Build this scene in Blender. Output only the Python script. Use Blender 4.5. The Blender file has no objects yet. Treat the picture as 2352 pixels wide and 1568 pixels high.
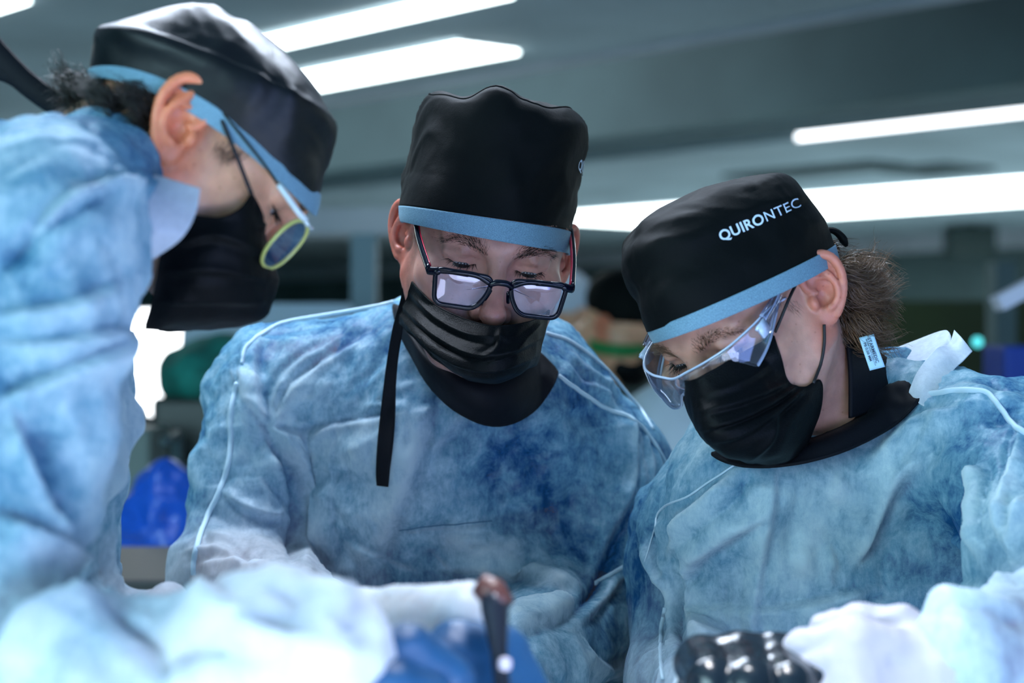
import bpy, bmesh, math, random
import numpy as np
from mathutils import Vector, Matrix
from mathutils.bvhtree import BVHTree
rng = np.random.default_rng(7); random.seed(7)
F = 4200.0; CX, CY, CZ = 1176.0, 784.0, 1.46
C = bpy.context.scene.collection
def W(px, py, Y):
    return np.array([(px-CX)/F*Y, Y, CZ+(CY-py)/F*Y])
def proj(P):
    return np.stack([CX+F*P[:,0]/P[:,1], CY-F*(P[:,2]-CZ)/P[:,1]], 1)
def frame(yaw, pit, rol):
    y, p, r = np.radians([yaw, pit, rol]); h = np.array([np.sin(y), -np.cos(y), 0]); z = np.array([0, 0, 1.])
    f = np.cos(p)*h-np.sin(p)*z; u = np.sin(p)*h+np.cos(p)*z; R = np.cross(f, u)
    u2 = np.cos(r)*u+np.sin(r)*R
    return np.stack([np.cross(f, u2), f, u2], 1)      # columns: person's right, forward, up
# ---------------------------------------------------------------- objects
def tag(o, label=None, cat=None, group=None, kind=None):
    if label: o['label'] = label
    if cat: o['category'] = cat
    if group: o['group'] = group
    if kind: o['kind'] = kind
    return o
def empty(name, loc, label, cat, group=None):
    o = bpy.data.objects.new(name, None); C.objects.link(o); o.location = [float(v) for v in loc]
    o.empty_display_size = .05
    return tag(o, label, cat, group)
def mesh(name, V, Fs, mat, parent=None, smooth=True, uv=None):
    V = np.asarray(V, float)
    me = bpy.data.meshes.new(name)
    if isinstance(Fs, np.ndarray):
        n, k = Fs.shape
        me.vertices.add(len(V)); me.vertices.foreach_set('co', V.ravel())
        me.loops.add(n*k); me.loops.foreach_set('vertex_index', Fs.ravel().astype(np.int32))
        me.polygons.add(n); me.polygons.foreach_set('loop_start', np.arange(0, n*k, k, dtype=np.int32))
        me.polygons.foreach_set('loop_total', np.full(n, k, dtype=np.int32)); me.update(calc_edges=True)
    else:
        me.from_pydata([tuple(v) for v in V], [], [tuple(f) for f in Fs])
    me.validate()
    if smooth: me.polygons.foreach_set('use_smooth', [True]*len(me.polygons))
    o = bpy.data.objects.new(name, me); C.objects.link(o)
    if mat: me.materials.append(mat)
    if parent:
        o.parent = parent
        L = parent
        off = Vector((0, 0, 0))
        while L: off += L.location; L = L.parent
        me.transform(Matrix.Translation(-off))
    else:
        if len(V):
            c = (V.min(0)+V.max(0))/2; c[2] = V[:,2].min()
            me.transform(Matrix.Translation(-Vector(c))); o.location = Vector(c)
    return o
class MB:
    def __init__(s): s.v = []; s.f = []; s.n = 0
    def add(s, V, Fs):
        V = np.asarray(V, float); s.v.append(V)
        for f in Fs: s.f.append([int(i)+s.n for i in f])
        s.n += len(V); return s
    def box(s, c, size, M=None):
        c = np.asarray(c, float); h = np.asarray(size, float)/2
        v = np.array([[x, y, z] for x in (-1, 1) for y in (-1, 1) for z in (-1, 1)])*h
        if M is not None: v = v@np.asarray(M).T
        return s.add(v+c, [(0,1,3,2),(4,6,7,5),(0,4,5,1),(2,3,7,6),(0,2,6,4),(1,5,7,3)])
    def tube(s, P, r, n=8, cap=True, flat=1., nrm=None):
        V, Fs = tube(P, r, n, cap, flat, nrm); return s.add(V, Fs)
    def lathe(s, c, prof, n=24, M=None):
        a = np.linspace(0, 2*np.pi, n, endpoint=False); V = []
        for r, z in prof:
            V.append(np.stack([r*np.cos(a), r*np.sin(a), np.full(n, z)], 1))
        V = np.concatenate(V)
        if M is not None: V = V@np.asarray(M).T
        Fs = []
        for i in range(len(prof)-1):
            for j in range(n): Fs.append((i*n+j, i*n+(j+1)%n, (i+1)*n+(j+1)%n, (i+1)*n+j))
        Fs.append(list(range(n))[::-1]); Fs.append([(len(prof)-1)*n+j for j in range(n)])
        return s.add(V+np.asarray(c), Fs)
    def build(s, name, mat, parent=None, smooth=True):
        return mesh(name, np.concatenate(s.v), s.f, mat, parent, smooth)
def bevel(o, w, seg=2):
    m = o.modifiers.new('bevel', 'BEVEL'); m.width = w; m.segments = seg; m.limit_method = 'ANGLE'; return o
def solid(o, t, off=1.):
    m = o.modifiers.new('solid', 'SOLIDIFY'); m.thickness = t; m.offset = off; return o
def sub(o, n=1):
    m = o.modifiers.new('sub', 'SUBSURF'); m.levels = n; m.render_levels = n; return o
def cr(P, n):                                     # Catmull-Rom through rows of P, n samples
    P = np.asarray(P, float); k = len(P)
    t = np.linspace(0, k-1, n); i = np.minimum(t.astype(int), k-2); u = t-i
    Q = np.concatenate([[2*P[0]-P[1]], P, [2*P[-1]-P[-2]]])
    a, b, c, d = Q[i], Q[i+1], Q[i+2], Q[i+3]
    sh = (-1,)+(1,)*(P.ndim-1); u = u.reshape(sh)
    return .5*(2*b+(c-a)*u+(2*a-5*b+4*c-d)*u**2+(3*b-a-3*c+d)*u**3)
def tube(P, r, n=8, cap=True, flat=1., nrm=None):
    P = np.asarray(P, float); m = len(P); r = np.broadcast_to(np.asarray(r, float), (m,))
    T = np.gradient(P, axis=0); T /= np.linalg.norm(T, axis=1)[:, None]+1e-12
    N = np.array(nrm if nrm is not None else ([0, 0, 1.] if abs(T[0][2]) < .9 else [1., 0, 0]), float)
    A = np.zeros((m, 3)); 
    for i in range(m):
        N = N-T[i]*N.dot(T[i]); N /= np.linalg.norm(N)+1e-12; A[i] = N
    B = np.cross(T, A); a = np.linspace(0, 2*np.pi, n, endpoint=False)
    V = P[:, None]+r[:, None, None]*(np.cos(a)[None, :, None]*A[:, None]*flat+np.sin(a)[None, :, None]*B[:, None])
    Fs = [(i*n+j, i*n+(j+1)%n, (i+1)*n+(j+1)%n, (i+1)*n+j) for i in range(m-1) for j in range(n)]
    if cap: Fs += [list(range(n))[::-1], [(m-1)*n+j for j in range(n)]]
    return V.reshape(-1, 3), Fs
def gridfaces(a, b, wrap=False):
    i, j = np.meshgrid(np.arange(a-1), np.arange(b if wrap else b-1), indexing='ij')
    j2 = (j+1) % b
    return np.stack([i*b+j, i*b+j2, (i+1)*b+j2, (i+1)*b+j], -1).reshape(-1, 4)
def patch(G, nu, nv):
    G = np.asarray(G, float); A = cr(G, nu); A = cr(A.transpose(1, 0, 2), nv).transpose(1, 0, 2)
    return A
# ---------------------------------------------------------------- noise
_LAT = np.random.default_rng(3).random((32, 32, 32)).astype(np.float32)
def noise(P, s=1.):
    P = np.asarray(P)*s; i = np.floor(P).astype(int); f = P-i; f = f*f*(3-2*f); i &= 31; j = (i+1) & 31
    r = 0
    for a in (0, 1):
        for b in (0, 1):
            for c in (0, 1):
                w = (f[:,0] if a else 1-f[:,0])*(f[:,1] if b else 1-f[:,1])*(f[:,2] if c else 1-f[:,2])
                r = r+w*_LAT[(j if a else i)[:,0], (j if b else i)[:,1], (j if c else i)[:,2]]
    return r*2-1
def fbm(P, s, o=3):
    return sum(noise(P+17.3*k, s*2**k)*.5**k for k in range(o))
def ridged(P, s, o=2):
    return sum((1-np.abs(noise(P+9.1*k, s*2**k))*2)*.5**k for k in range(o))
# ---------------------------------------------------------------- signed distance fields
def axis(lo, hi, flo, fhi, hf, hc):
    x = [flo]
    while x[-1] < fhi: x.append(x[-1]+hf)
    h = hf
    while x[-1] < hi: h = min(h*1.25, hc); x.append(x[-1]+h)
    y = [flo]; h = hf
    while y[-1] > lo: h = min(h*1.25, hc); y.append(y[-1]-h)
    return np.array(y[:0:-1]+x, np.float32)
class Field:
    def __init__(s, xs, ys, zs):
        s.ax = [np.asarray(a, np.float32) for a in (xs, ys, zs)]
        s.F = np.full([len(a) for a in s.ax], .5, np.float32)
    def block(s, lo, hi):
        sl = []
        for a, l, h in zip(s.ax, lo, hi):
            i, j = np.searchsorted(a, l), np.searchsorted(a, h)
            if j <= i: return None
            sl.append(slice(i, j))
        X = s.ax[0][sl[0]][:, None, None]; Y = s.ax[1][sl[1]][None, :, None]; Z = s.ax[2][sl[2]][None, None, :]
        return tuple(sl), X, Y, Z
    def comb(s, sl, d, k, op):
        a = s.F[sl]
        if op == 'add':
            if k > 0:
                h = np.maximum(k-np.abs(a-d), 0)/k; s.F[sl] = np.minimum(a, d)-h*h*k*.25
            else: s.F[sl] = np.minimum(a, d)
        else:
            d = -d
            if k > 0:
                h = np.maximum(k-np.abs(a-d), 0)/k; s.F[sl] = np.maximum(a, d)+h*h*k*.25
            else: s.F[sl] = np.maximum(a, d)
    def ell(s, c, r, M=None, k=.01, op='add'):
        c = np.asarray(c, float); r = np.broadcast_to(np.asarray(r, float), (3,)); M = np.eye(3) if M is None else M
        e = np.sqrt(((M*r)**2).sum(1))+k+.012
        b = s.block(c-e, c+e)
        if b is None: return
        sl, X, Y, Z = b; X, Y, Z = X-c[0], Y-c[1], Z-c[2]; k0 = k1 = 0
        for i in range(3):
            l = (M[0, i]*X+M[1, i]*Y+M[2, i]*Z)/np.float32(r[i]); l = l*l; k0 = k0+l; k1 = k1+l/np.float32(r[i]**2)
        k0 = np.sqrt(k0); k1 = np.sqrt(k1)+1e-9
        s.comb(sl, (k0*(k0-1)/k1).astype(np.float32), k, op)
    def cone(s, a, b, ra, rb=None, k=.01, op='add', flat=None):
        rb = ra if rb is None else rb; a = np.asarray(a, float); b = np.asarray(b, float)
        e = max(ra, rb)*(1.0)+k+.012
        bl = s.block(np.minimum(a, b)-e, np.maximum(a, b)+e)
        if bl is None: return
        sl, X, Y, Z = bl; ab = b-a; L = ab.dot(ab)+1e-12; X, Y, Z = X-a[0], Y-a[1], Z-a[2]
        t = np.clip((X*ab[0]+Y*ab[1]+Z*ab[2])/L, 0, 1); X = X-t*ab[0]; Y = Y-t*ab[1]; Z = Z-t*ab[2]
        d2 = X*X+Y*Y+Z*Z
        if flat is not None:
            n, q = flat; n = np.asarray(n, float); dn = X*n[0]+Y*n[1]+Z*n[2]; d2 = d2+dn*dn*(1/q**2-1)
        s.comb(sl, (np.sqrt(d2)-(ra+(rb-ra)*t)).astype(np.float32), k, op)
    def chain(s, P, R, k=.006, kk=None, **kw):
        for i in range(len(P)-1): s.cone(P[i], P[i+1], R[i], R[i+1], k=k if (i == 0 or kk is None) else kk, **kw)
    def mesh(s):
        Fd = s.F; ins = Fd < 0; n = Fd.shape
        c = [ins[i:n[0]-1+i, j:n[1]-1+j, k:n[2]-1+k] for i in (0, 1) for j in (0, 1) for k in (0, 1)]
        tot = sum(x.astype(np.int8) for x in c); act = (tot > 0) & (tot < 8)
        I = np.argwhere(act); idx = np.full(act.shape, -1, np.int32); idx[act] = np.arange(len(I))
        off = np.array([[i, j, k] for i in (0, 1) for j in (0, 1) for k in (0, 1)])
        val = np.stack([Fd[I[:,0]+o[0], I[:,1]+o[1], I[:,2]+o[2]] for o in off], 1)
        acc = np.zeros((len(I), 3)); cnt = np.zeros(len(I))
        for p in range(8):
            for q in range(p+1, 8):
                if np.abs(off[p]-off[q]).sum() != 1: continue
                a, b = val[:, p], val[:, q]; m = (a < 0) != (b < 0)
                t = np.where(m, a/(a-b+1e-20), 0)
                acc += np.where(m[:, None], off[p]+t[:, None]*(off[q]-off[p]), 0); cnt += m
        loc = acc/cnt[:, None]; V = np.zeros((len(I), 3))
        for d in range(3):
            ax = s.ax[d]; V[:, d] = ax[I[:, d]]+loc[:, d]*(ax[I[:, d]+1]-ax[I[:, d]])
        Q = []
        for d in range(3):
            e1, e2 = (d+1) % 3, (d+2) % 3
            lo = [slice(None)]*3; hi = [slice(None)]*3; lo[d] = slice(0, -1); hi[d] = slice(1, None)
            A, B = ins[tuple(lo)], ins[tuple(hi)]; E = np.argwhere(A != B)
            E = E[(E[:, e1] > 0) & (E[:, e2] > 0) & (E[:, e1] < n[e1]-1) & (E[:, e2] < n[e2]-1)]
            sg = A[E[:,0], E[:,1], E[:,2]]; q = []
            for (u, v) in ((0, 0), (-1, 0), (-1, -1), (0, -1)):
                G = E.copy(); G[:, e1] += u; G[:, e2] += v; q.append(idx[G[:,0], G[:,1], G[:,2]])
            q = np.stack(q, 1); q[~sg] = q[~sg][:, ::-1]; Q.append(q[(q >= 0).all(1)])
        return V, np.concatenate(Q).astype(np.int32)
def normals(V, Q):
    n = np.cross(V[Q[:,2]]-V[Q[:,0]], V[Q[:,3]]-V[Q[:,1]]); N = np.zeros_like(V)
    for k in range(4):
        for d in range(3): N[:, d] += np.bincount(Q[:, k], n[:, d], len(V))
    return N/(np.linalg.norm(N, axis=1)[:, None]+1e-12)
def laplace(V, Q, it=2, w=.5):
    E = np.concatenate([Q[:, [0, 1]], Q[:, [1, 2]], Q[:, [2, 3]], Q[:, [3, 0]]])
    deg = np.bincount(E.ravel(), minlength=len(V))[:, None]+1e-9
    for _ in range(it):
        S = np.stack([np.bincount(E[:,0], V[E[:,1], d], len(V))+np.bincount(E[:,1], V[E[:,0], d], len(V)) for d in range(3)], 1)
        V = V+w*(S/deg-V)
    return V
# ---------------------------------------------------------------- materials
class NT:
    def __init__(s, name):
        s.m = bpy.data.materials.new(name); s.m.use_nodes = True; s.t = s.m.node_tree; s.t.nodes.clear()
        s.out = s.t.nodes.new('ShaderNodeOutputMaterial')
    def n(s, kind, ins=None, **kw):
        x = s.t.nodes.new('ShaderNode'+kind)
        for k, v in kw.items(): setattr(x, k, v)
        for k, v in (ins or {}).items():
            if isinstance(v, tuple) and len(v) == 2 and hasattr(v[0], 'outputs'): s.t.links.new(v[0].outputs[v[1]], x.inputs[k])
            else:
                if isinstance(v, (tuple, list)) and len(v) == 3 and x.inputs[k].type == 'RGBA': v = (*v, 1)
                x.inputs[k].default_value = v
        return x
    def l(s, a, ao, b, bi): s.t.links.new(a.outputs[ao], b.inputs[bi])
    def surf(s, x, o=0): s.t.links.new(x.outputs[o], s.out.inputs['Surface']); return s.m
    def ramp(s, fac, stops):
        r = s.n('ValToRGB', {'Fac': fac}); e = r.color_ramp.elements
        while len(e) < len(stops): e.new(.5)
        for el, (p, c) in zip(e, stops): el.position = p; el.color = (*c, 1) if len(c) == 3 else c
        return r
def pbr(name, col, rough=.5, metal=0, spec=.5, bump=None, var=None, **kw):
    t = NT(name); co = t.n('TexCoord')
    ins = {'Base Color': col, 'Roughness': rough, 'Metallic': metal, 'Specular IOR Level': spec}; ins.update(kw)
    if var:
        nz = t.n('TexNoise', {'Vector': (co, 'Object'), 'Scale': var[0], 'Detail': 4.})
        c = np.array(col)
        r = t.ramp((nz, 'Fac'), [(.3, tuple(c*(1-var[1]))), (.7, tuple(np.minimum(c*(1+var[1]), 1)))]); ins['Base Color'] = (r, 'Color')
    if bump:
        nz = t.n('TexNoise', {'Vector': (co, 'Object'), 'Scale': bump[0], 'Detail': 3.})
        b = t.n('Bump', {'Height': (nz, 'Fac'), 'Strength': bump[1], 'Distance': bump[2]}); ins['Normal'] = (b, 'Normal')
    return t.surf(t.n('BsdfPrincipled', ins))
def emit(name, col, s):
    t = NT(name); return t.surf(t.n('Emission', {'Color': col, 'Strength': s}))
def skin_mat(name, col):
    t = NT(name); co = t.n('TexCoord')
    at = t.n('Attribute', attribute_name='tint')
    nz = t.n('TexNoise', {'Vector': (co, 'Object'), 'Scale': 60., 'Detail': 5.})
    v = t.n('TexVoronoi', {'Vector': (co, 'Object'), 'Scale': 110.})
    c = np.array(col)
    base = t.ramp((nz, 'Fac'), [(.3, tuple(c*.82)), (.7, tuple(c*1.12))])
    fr = t.ramp((v, 'Distance'), [(.06, (.55, .42, .36)), (.15, (1, 1, 1))])
    m0 = t.n('MixRGB', {'Fac': .45, 'Color1': (base, 'Color'), 'Color2': (fr, 'Color')}, blend_type='MULTIPLY')
    mx = t.n('MixRGB', {'Fac': 1., 'Color1': (m0, 'Color'), 'Color2': (at, 'Color')}, blend_type='MULTIPLY')
    fine = t.n('TexNoise', {'Vector': (co, 'Object'), 'Scale': 900., 'Detail': 2.})
    b = t.n('Bump', {'Height': (fine, 'Fac'), 'Strength': .25, 'Distance': .0006})
    return t.surf(t.n('BsdfPrincipled', {'Base Color': (mx, 'Color'), 'Roughness': .42, 'Subsurface Weight': .35, 'Subsurface Radius': (.9, .3, .18),
        'Subsurface Scale': .007, 'Normal': (b, 'Normal'), 'Specular IOR Level': .45}))
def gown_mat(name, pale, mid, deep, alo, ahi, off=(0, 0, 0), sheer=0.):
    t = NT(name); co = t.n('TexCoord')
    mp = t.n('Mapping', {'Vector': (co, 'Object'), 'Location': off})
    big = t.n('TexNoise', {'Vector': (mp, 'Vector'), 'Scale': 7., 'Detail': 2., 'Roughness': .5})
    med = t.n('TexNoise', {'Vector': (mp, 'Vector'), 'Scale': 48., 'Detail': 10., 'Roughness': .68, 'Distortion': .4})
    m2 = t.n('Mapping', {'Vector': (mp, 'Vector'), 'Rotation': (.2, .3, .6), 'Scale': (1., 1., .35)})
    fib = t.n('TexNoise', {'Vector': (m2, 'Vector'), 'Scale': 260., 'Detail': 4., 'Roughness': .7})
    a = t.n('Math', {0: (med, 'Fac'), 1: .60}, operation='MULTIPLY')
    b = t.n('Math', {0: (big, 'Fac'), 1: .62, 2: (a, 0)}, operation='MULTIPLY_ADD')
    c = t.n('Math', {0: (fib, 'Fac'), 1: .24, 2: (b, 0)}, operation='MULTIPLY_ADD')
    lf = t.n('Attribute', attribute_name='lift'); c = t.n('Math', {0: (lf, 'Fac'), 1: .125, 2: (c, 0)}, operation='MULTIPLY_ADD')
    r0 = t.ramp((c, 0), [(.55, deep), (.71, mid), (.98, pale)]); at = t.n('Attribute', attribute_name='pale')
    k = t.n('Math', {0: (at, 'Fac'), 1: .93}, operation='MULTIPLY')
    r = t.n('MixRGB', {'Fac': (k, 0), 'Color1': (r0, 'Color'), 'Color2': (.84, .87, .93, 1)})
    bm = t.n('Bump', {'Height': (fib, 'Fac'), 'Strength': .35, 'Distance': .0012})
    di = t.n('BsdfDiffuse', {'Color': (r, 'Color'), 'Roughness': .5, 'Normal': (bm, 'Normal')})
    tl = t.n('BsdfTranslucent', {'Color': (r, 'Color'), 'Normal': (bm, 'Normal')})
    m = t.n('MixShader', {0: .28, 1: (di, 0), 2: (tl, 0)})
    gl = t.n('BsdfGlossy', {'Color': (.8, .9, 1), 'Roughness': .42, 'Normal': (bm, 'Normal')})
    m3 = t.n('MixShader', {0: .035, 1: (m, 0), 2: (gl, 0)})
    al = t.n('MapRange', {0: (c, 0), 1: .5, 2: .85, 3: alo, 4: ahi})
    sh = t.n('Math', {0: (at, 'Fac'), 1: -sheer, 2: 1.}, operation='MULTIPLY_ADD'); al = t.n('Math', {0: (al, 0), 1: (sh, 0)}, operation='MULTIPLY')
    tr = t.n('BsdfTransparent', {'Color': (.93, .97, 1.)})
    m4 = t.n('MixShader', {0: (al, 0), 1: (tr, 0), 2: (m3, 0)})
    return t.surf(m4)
def cloth_mat(name, col, rough=.6, sheen=.4, weave=1400., spec=.35, strength=.25, sheen_col=(.6, .85, .95)):
    t = NT(name); co = t.n('TexCoord')
    w1 = t.n('TexNoise', {'Vector': (co, 'Object'), 'Scale': weave, 'Detail': 2.})
    w2 = t.n('TexNoise', {'Vector': (co, 'Object'), 'Scale': 45., 'Detail': 4.})
    c = np.array(col); r = t.ramp((w1, 'Fac'), [(.3, tuple(c*.7)), (.75, tuple(c*1.35))])
    b1 = t.n('Bump', {'Height': (w1, 'Fac'), 'Strength': strength, 'Distance': .0008})
    b2 = t.n('Bump', {'Height': (w2, 'Fac'), 'Strength': .25, 'Distance': .004, 'Normal': (b1, 'Normal')})
    return t.surf(t.n('BsdfPrincipled', {'Base Color': (r, 'Color'), 'Roughness': rough, 'Sheen Weight': sheen, 'Sheen Roughness': .4, 'Sheen Tint': sheen_col,
        'Specular IOR Level': spec, 'Normal': (b2, 'Normal')}))
def lens_mat(name, tint=(.96, .98, 1), refl=1.0, coat=(.75, .8, 1), haze=.04):
    t = NT(name)
    fr = t.n('Fresnel', {'IOR': 1.55}); k = t.n('Math', {0: (fr, 0), 1: refl, 2: .02}, operation='MULTIPLY_ADD')
    k2 = t.n('Math', {0: (k, 0), 1: .9}, operation='MINIMUM')
    tr = t.n('BsdfTransparent', {'Color': tint}); gl = t.n('BsdfGlossy', {'Color': coat, 'Roughness': .03})
    df = t.n('BsdfDiffuse', {'Color': (.7, .75, .9)})
    m0 = t.n('MixShader', {0: haze, 1: (tr, 0), 2: (df, 0)})
    return t.surf(t.n('MixShader', {0: (k2, 0), 1: (m0, 0), 2: (gl, 0)}))
# ---------------------------------------------------------------- people
class Head:
    def __init__(s, px, py, Y, yaw, pit, rol, sc=1.0):
        s.o = W(px, py, Y); s.M = frame(yaw, pit, rol); s.s = sc
    def P(s, x, y, z): return s.o+s.M@(np.array([x, y, z])*s.s)
    def PP(s, L): return s.o+(np.asarray(L, float)*s.s)@s.M.T
    def local(s, V): return (V-s.o)@s.M/s.s
    def e(s, f, c, r, k=.01, op='add', R=None):
        f.ell(s.P(*c), np.array(r)*s.s, s.M if R is None else s.M@R, k*s.s, op)
    def c(s, f, a, b, ra, rb=None, k=.01, op='add'):
        f.cone(s.P(*a), s.P(*b), ra*s.s, (ra if rb is None else rb)*s.s, k*s.s, op)
def rot(ax, deg):
    return np.array(Matrix.Rotation(math.radians(deg), 3, ax))
def build_head(h, f, ears=(1, -1), nose=1., eyes='down', face=1., eargain=1.0, earflare=28, earout=0.):
    # skull, forehead, face block and jaw
    h.e(f, (0, -.014, .040), (.0735, .092, .078), .0)
    h.e(f, (0, .028, .040), (.062, .064, .058), .03)
    h.e(f, (0, .020, -.020), (.0665, .062, .066), .03)
    h.e(f, (0, .036, -.062), (.052*face, .052, .046), .03)
    for q in (1, -1):
        h.c(f, (q*.058, .0, -.045), (q*.030, .062, -.098), .020, .017, .03)      # jaw line
        h.e(f, (q*.048, .056, -.026), (.022, .024, .018), .02)                   # cheek bone
        h.e(f, (q*.030, .070, -.055), (.024, .026, .03), .02)                    # cheek
        h.c(f, (q*.010, .0885, .019), (q*.046, .072, .020), .0075, .008, .014)   # brow ridge
    h.e(f, (0, .076, -.102), (.020, .020, .016), .02)                            # chin
    h.e(f, (0, .083, -.075), (.024, .016, .018), .02)                            # mouth
    for q in (1, -1):
        h.e(f, (q*.0315, .098, -.001), (.019, .020, .0125), .012, 'sub')         # socket
        h.e(f, (q*.0315, .0685, .001), (.0150, .0140, .0112), .004)             # lid-covered eyeball
        h.c(f, (q*.017, .079, .008), (q*.033, .0838, .0095), .0035, .004, .006)  # upper lid fold
        h.c(f, (q*.033, .0838, .0095), (q*.047, .073, .004), .004, .0035, .006)
        h.c(f, (q*.018, .0768, -.0122), (q*.032, .0780, -.0132), .0038, .0038, .005); h.c(f, (q*.032, .0780, -.0132), (q*.043, .0735, -.0115), .0038, .0036, .005)
    # nose
    n = nose
    h.c(f, (0, .090, .012), (0, .0985*1, -.012), .0070, .0075, .012)
    h.c(f, (0, .0985, -.012), (0, .112*n, -.036), .0078, .0100, .008)
    h.e(f, (0, .1145*n, -.0385), (.0118, .0115, .0105), .006)
    for q in (1, -1):
        h.e(f, (q*.0125, .102, -.0425), (.0072, .0105, .0078), .006)
        h.e(f, (q*.0068, .108, -.0505), (.0035, .0055, .004), .003, 'sub')
    for q in (1, -1):
        h.c(f, (q*.012, .089, -.066), (0, .096, -.0665), .0045, .0058, .006)     # lips
        h.c(f, (q*.011, .089, -.078), (0, .0945, -.078), .0045, .0062, .006)
    for q in ears: build_ear(h, f, q, eargain, earflare, earout)
def build_ear(h, f, q, g=1., flare=28, out=0.):
    # frame of the ear: a up, b backward, n outward
    a = np.array([0, -math.sin(.26), math.cos(.26)]); fl = math.radians(flare)
    b0 = np.array([0, -math.cos(.26), -math.sin(.26)]); x = np.array([q, 0, 0.])
    b = b0*math.cos(fl)+x*math.sin(fl); n = x*math.cos(fl)-b0*math.sin(fl)
    c0 = np.array([q*(.0735+out), -.006, -.010])+b*.010*g
    E = lambda A, B, N: tuple(c0+a*A*g+b*B*g+n*N*g)
    R = np.stack([b, a, n], 1)
    h.e(f, E(.006, .003, .001), np.array((.0165, .0255, .0040))*g, .004, R=R)
    h.e(f, E(-.019, -.002, .001), np.array((.0095, .0105, .0042))*g, .004, R=R)
    h.e(f, E(.0, -.004, -.006), np.array((.014, .024, .008))*g, .006, R=R)
    h.e(f, E(.0, .003, .0095), np.array((.0128, .0215, .0085))*g, .002, 'sub', R=R)
    h.e(f, E(-.004, -.001, .006), np.array((.0085, .0105, .0095))*g, .003, 'sub', R=R)
    hel = [(.001, -.006, .003), (.006, -.012, .003), (.016, -.0145, .004), (.026, -.009, .0055), (.0315, .001, .006), (.029, .011, .0065), (.021, .0175, .0065),
           (.009, .0195, .006), (-.004, .0165, .005), (-.015, .0105, .004), (-.0225, .004, .004)]
    P = cr([E(*v) for v in hel], 26); r = np.interp(np.linspace(0, 1, 26), [0, .2, .45, .8, 1], [.0024, .0034, .0040, .0034, .0030])*g
    for i in range(25): h.c(f, P[i], P[i+1], r[i], r[i+1], .0012)
    ant = [(-.014, .004, .0045), (-.008, .0095, .006), (.001, .0115, .0065), (.010, .009, .006), (.017, .005, .0045), (.023, .002, .003)]
    P = cr([E(*v) for v in ant], 12)
    for i in range(11): h.c(f, P[i], P[i+1], .0030*g, .0028*g, .0016)
    h.c(f, E(.010, .009, .0055), E(.014, -.004, .002), .0026*g, .002*g, .002)
    h.e(f, E(-.006, -.0115, .004), np.array((.0042, .0062, .0042))*g, .003, R=R)      # tragus
    h.e(f, E(-.0145, .0005, .005), np.array((.004, .0035, .003))*g, .003, R=R)        # antitragus
def hand_chain(w, d, s, up, L, curl, spread=1., thumb=1):
    """wrist w, pointing d, s towards the thumb, up = back of hand. returns palm cones and finger chains (points, radii)"""
    d, s, up = [np.asarray(v, float)/np.linalg.norm(v) for v in (d, s, up)]
    K = L/.19; out = []
    for j, (o, ln, cu) in enumerate(((.030, .96, curl[0]), (.010, 1.06, curl[1]), (-.011, 1.0, curl[2]), (-.030, .80, curl[3]))):
        base = w+d*.092*K*(1-.03*abs(j-1))+s*o*K+up*.004*K; P = [w+d*.03*K+s*o*.6*K, base]; R = [.0125*K, .0115*K]
        ang = 0; p = base; dirx = d+s*o*spread*2.0; dirx /= np.linalg.norm(dirx)
        for seg, rr, cc in ((.043, .0098, .55), (.026, .0088, .95), (.021, .0074, .7)):
            ang += cu*cc; v = dirx*math.cos(ang)-up*math.sin(ang); p = p+v*seg*ln*K; P.append(p); R.append(rr*K)
        out.append((P, R))
    t0 = w+d*.022*K+s*.022*K-up*.008*K; t1 = t0+(d*.55+s*.75-up*.25)*.040*K; t2 = t1+(d*.85+s*.25-up*.35)*.034*K; t3 = t2+(d*.95-s*.05-up*.35)*.026*K
    out.append(([t0, t1, t2, t3], [.0145*K, .0118*K, .0105*K, .0085*K]))
    return out
def add_hand(f, H, dr=0.):
    for P, R in H: f.chain(P, [r+dr for r in R], k=.012, kk=.004)
def crease_disp(V, N, px, specs):
    """folds along lines given on the cloth; (points, width px, height m[, side])"""
    D = np.zeros(len(V)); crest = np.zeros(len(V)); face = (N*(V-np.array([0, 0, CZ]))).sum(1) < 0
    for sp in specs:
        pts, w, hgt = sp[:3]; asym = sp[3] if len(sp) > 3 else 0
        P = cr(np.array(pts, float), max(12, len(pts)*8)); lo = P.min(0)-4*w; hi = P.max(0)+4*w
        m = np.where(face & (px > lo).all(1) & (px < hi).all(1))[0]
        if not len(m): continue
        Q = px[m]; best = np.full(len(m), 1e9); sd = np.zeros(len(m)); tt = np.zeros(len(m))
        for i in range(len(P)-1):
            a, b = P[i], P[i+1]; ab = b-a; L = ab.dot(ab)+1e-9; t = np.clip(((Q-a)@ab)/L, 0, 1)
            d = Q-a-t[:, None]*ab; dd = np.hypot(d[:,0], d[:,1]); k = dd < best
            best[k] = dd[k]; sd[k] = np.sign(ab[0]*d[k, 1]-ab[1]*d[k, 0])*dd[k]; tt[k] = (i+t[k])/(len(P)-1)
        fade = np.clip(np.minimum(tt, 1-tt)*6, 0, 1); fade = .25+.75*fade
        x = sd/w
        if hgt > 0: crest[m] = np.maximum(crest[m], fade*np.exp(-(x*1.5)**2))
        if abs(asym) == 1:                        # a fold: sharp edge on one side, long slope on the other
            s_ = sd*asym; D[m] += hgt*fade*(np.where(s_ > 0, np.exp(-np.abs(s_)/(3.2*w)), 1)/(1+np.exp(-np.clip(s_/3.0, -30, 30)))*1.25-.25*np.exp(-((s_+9)/10)**2))
        else: D[m] += hgt*fade*(np.exp(-1.0*np.abs(x))-asym*np.exp(-(x-1.5)**2/1.2))
    return D, crest
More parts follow.
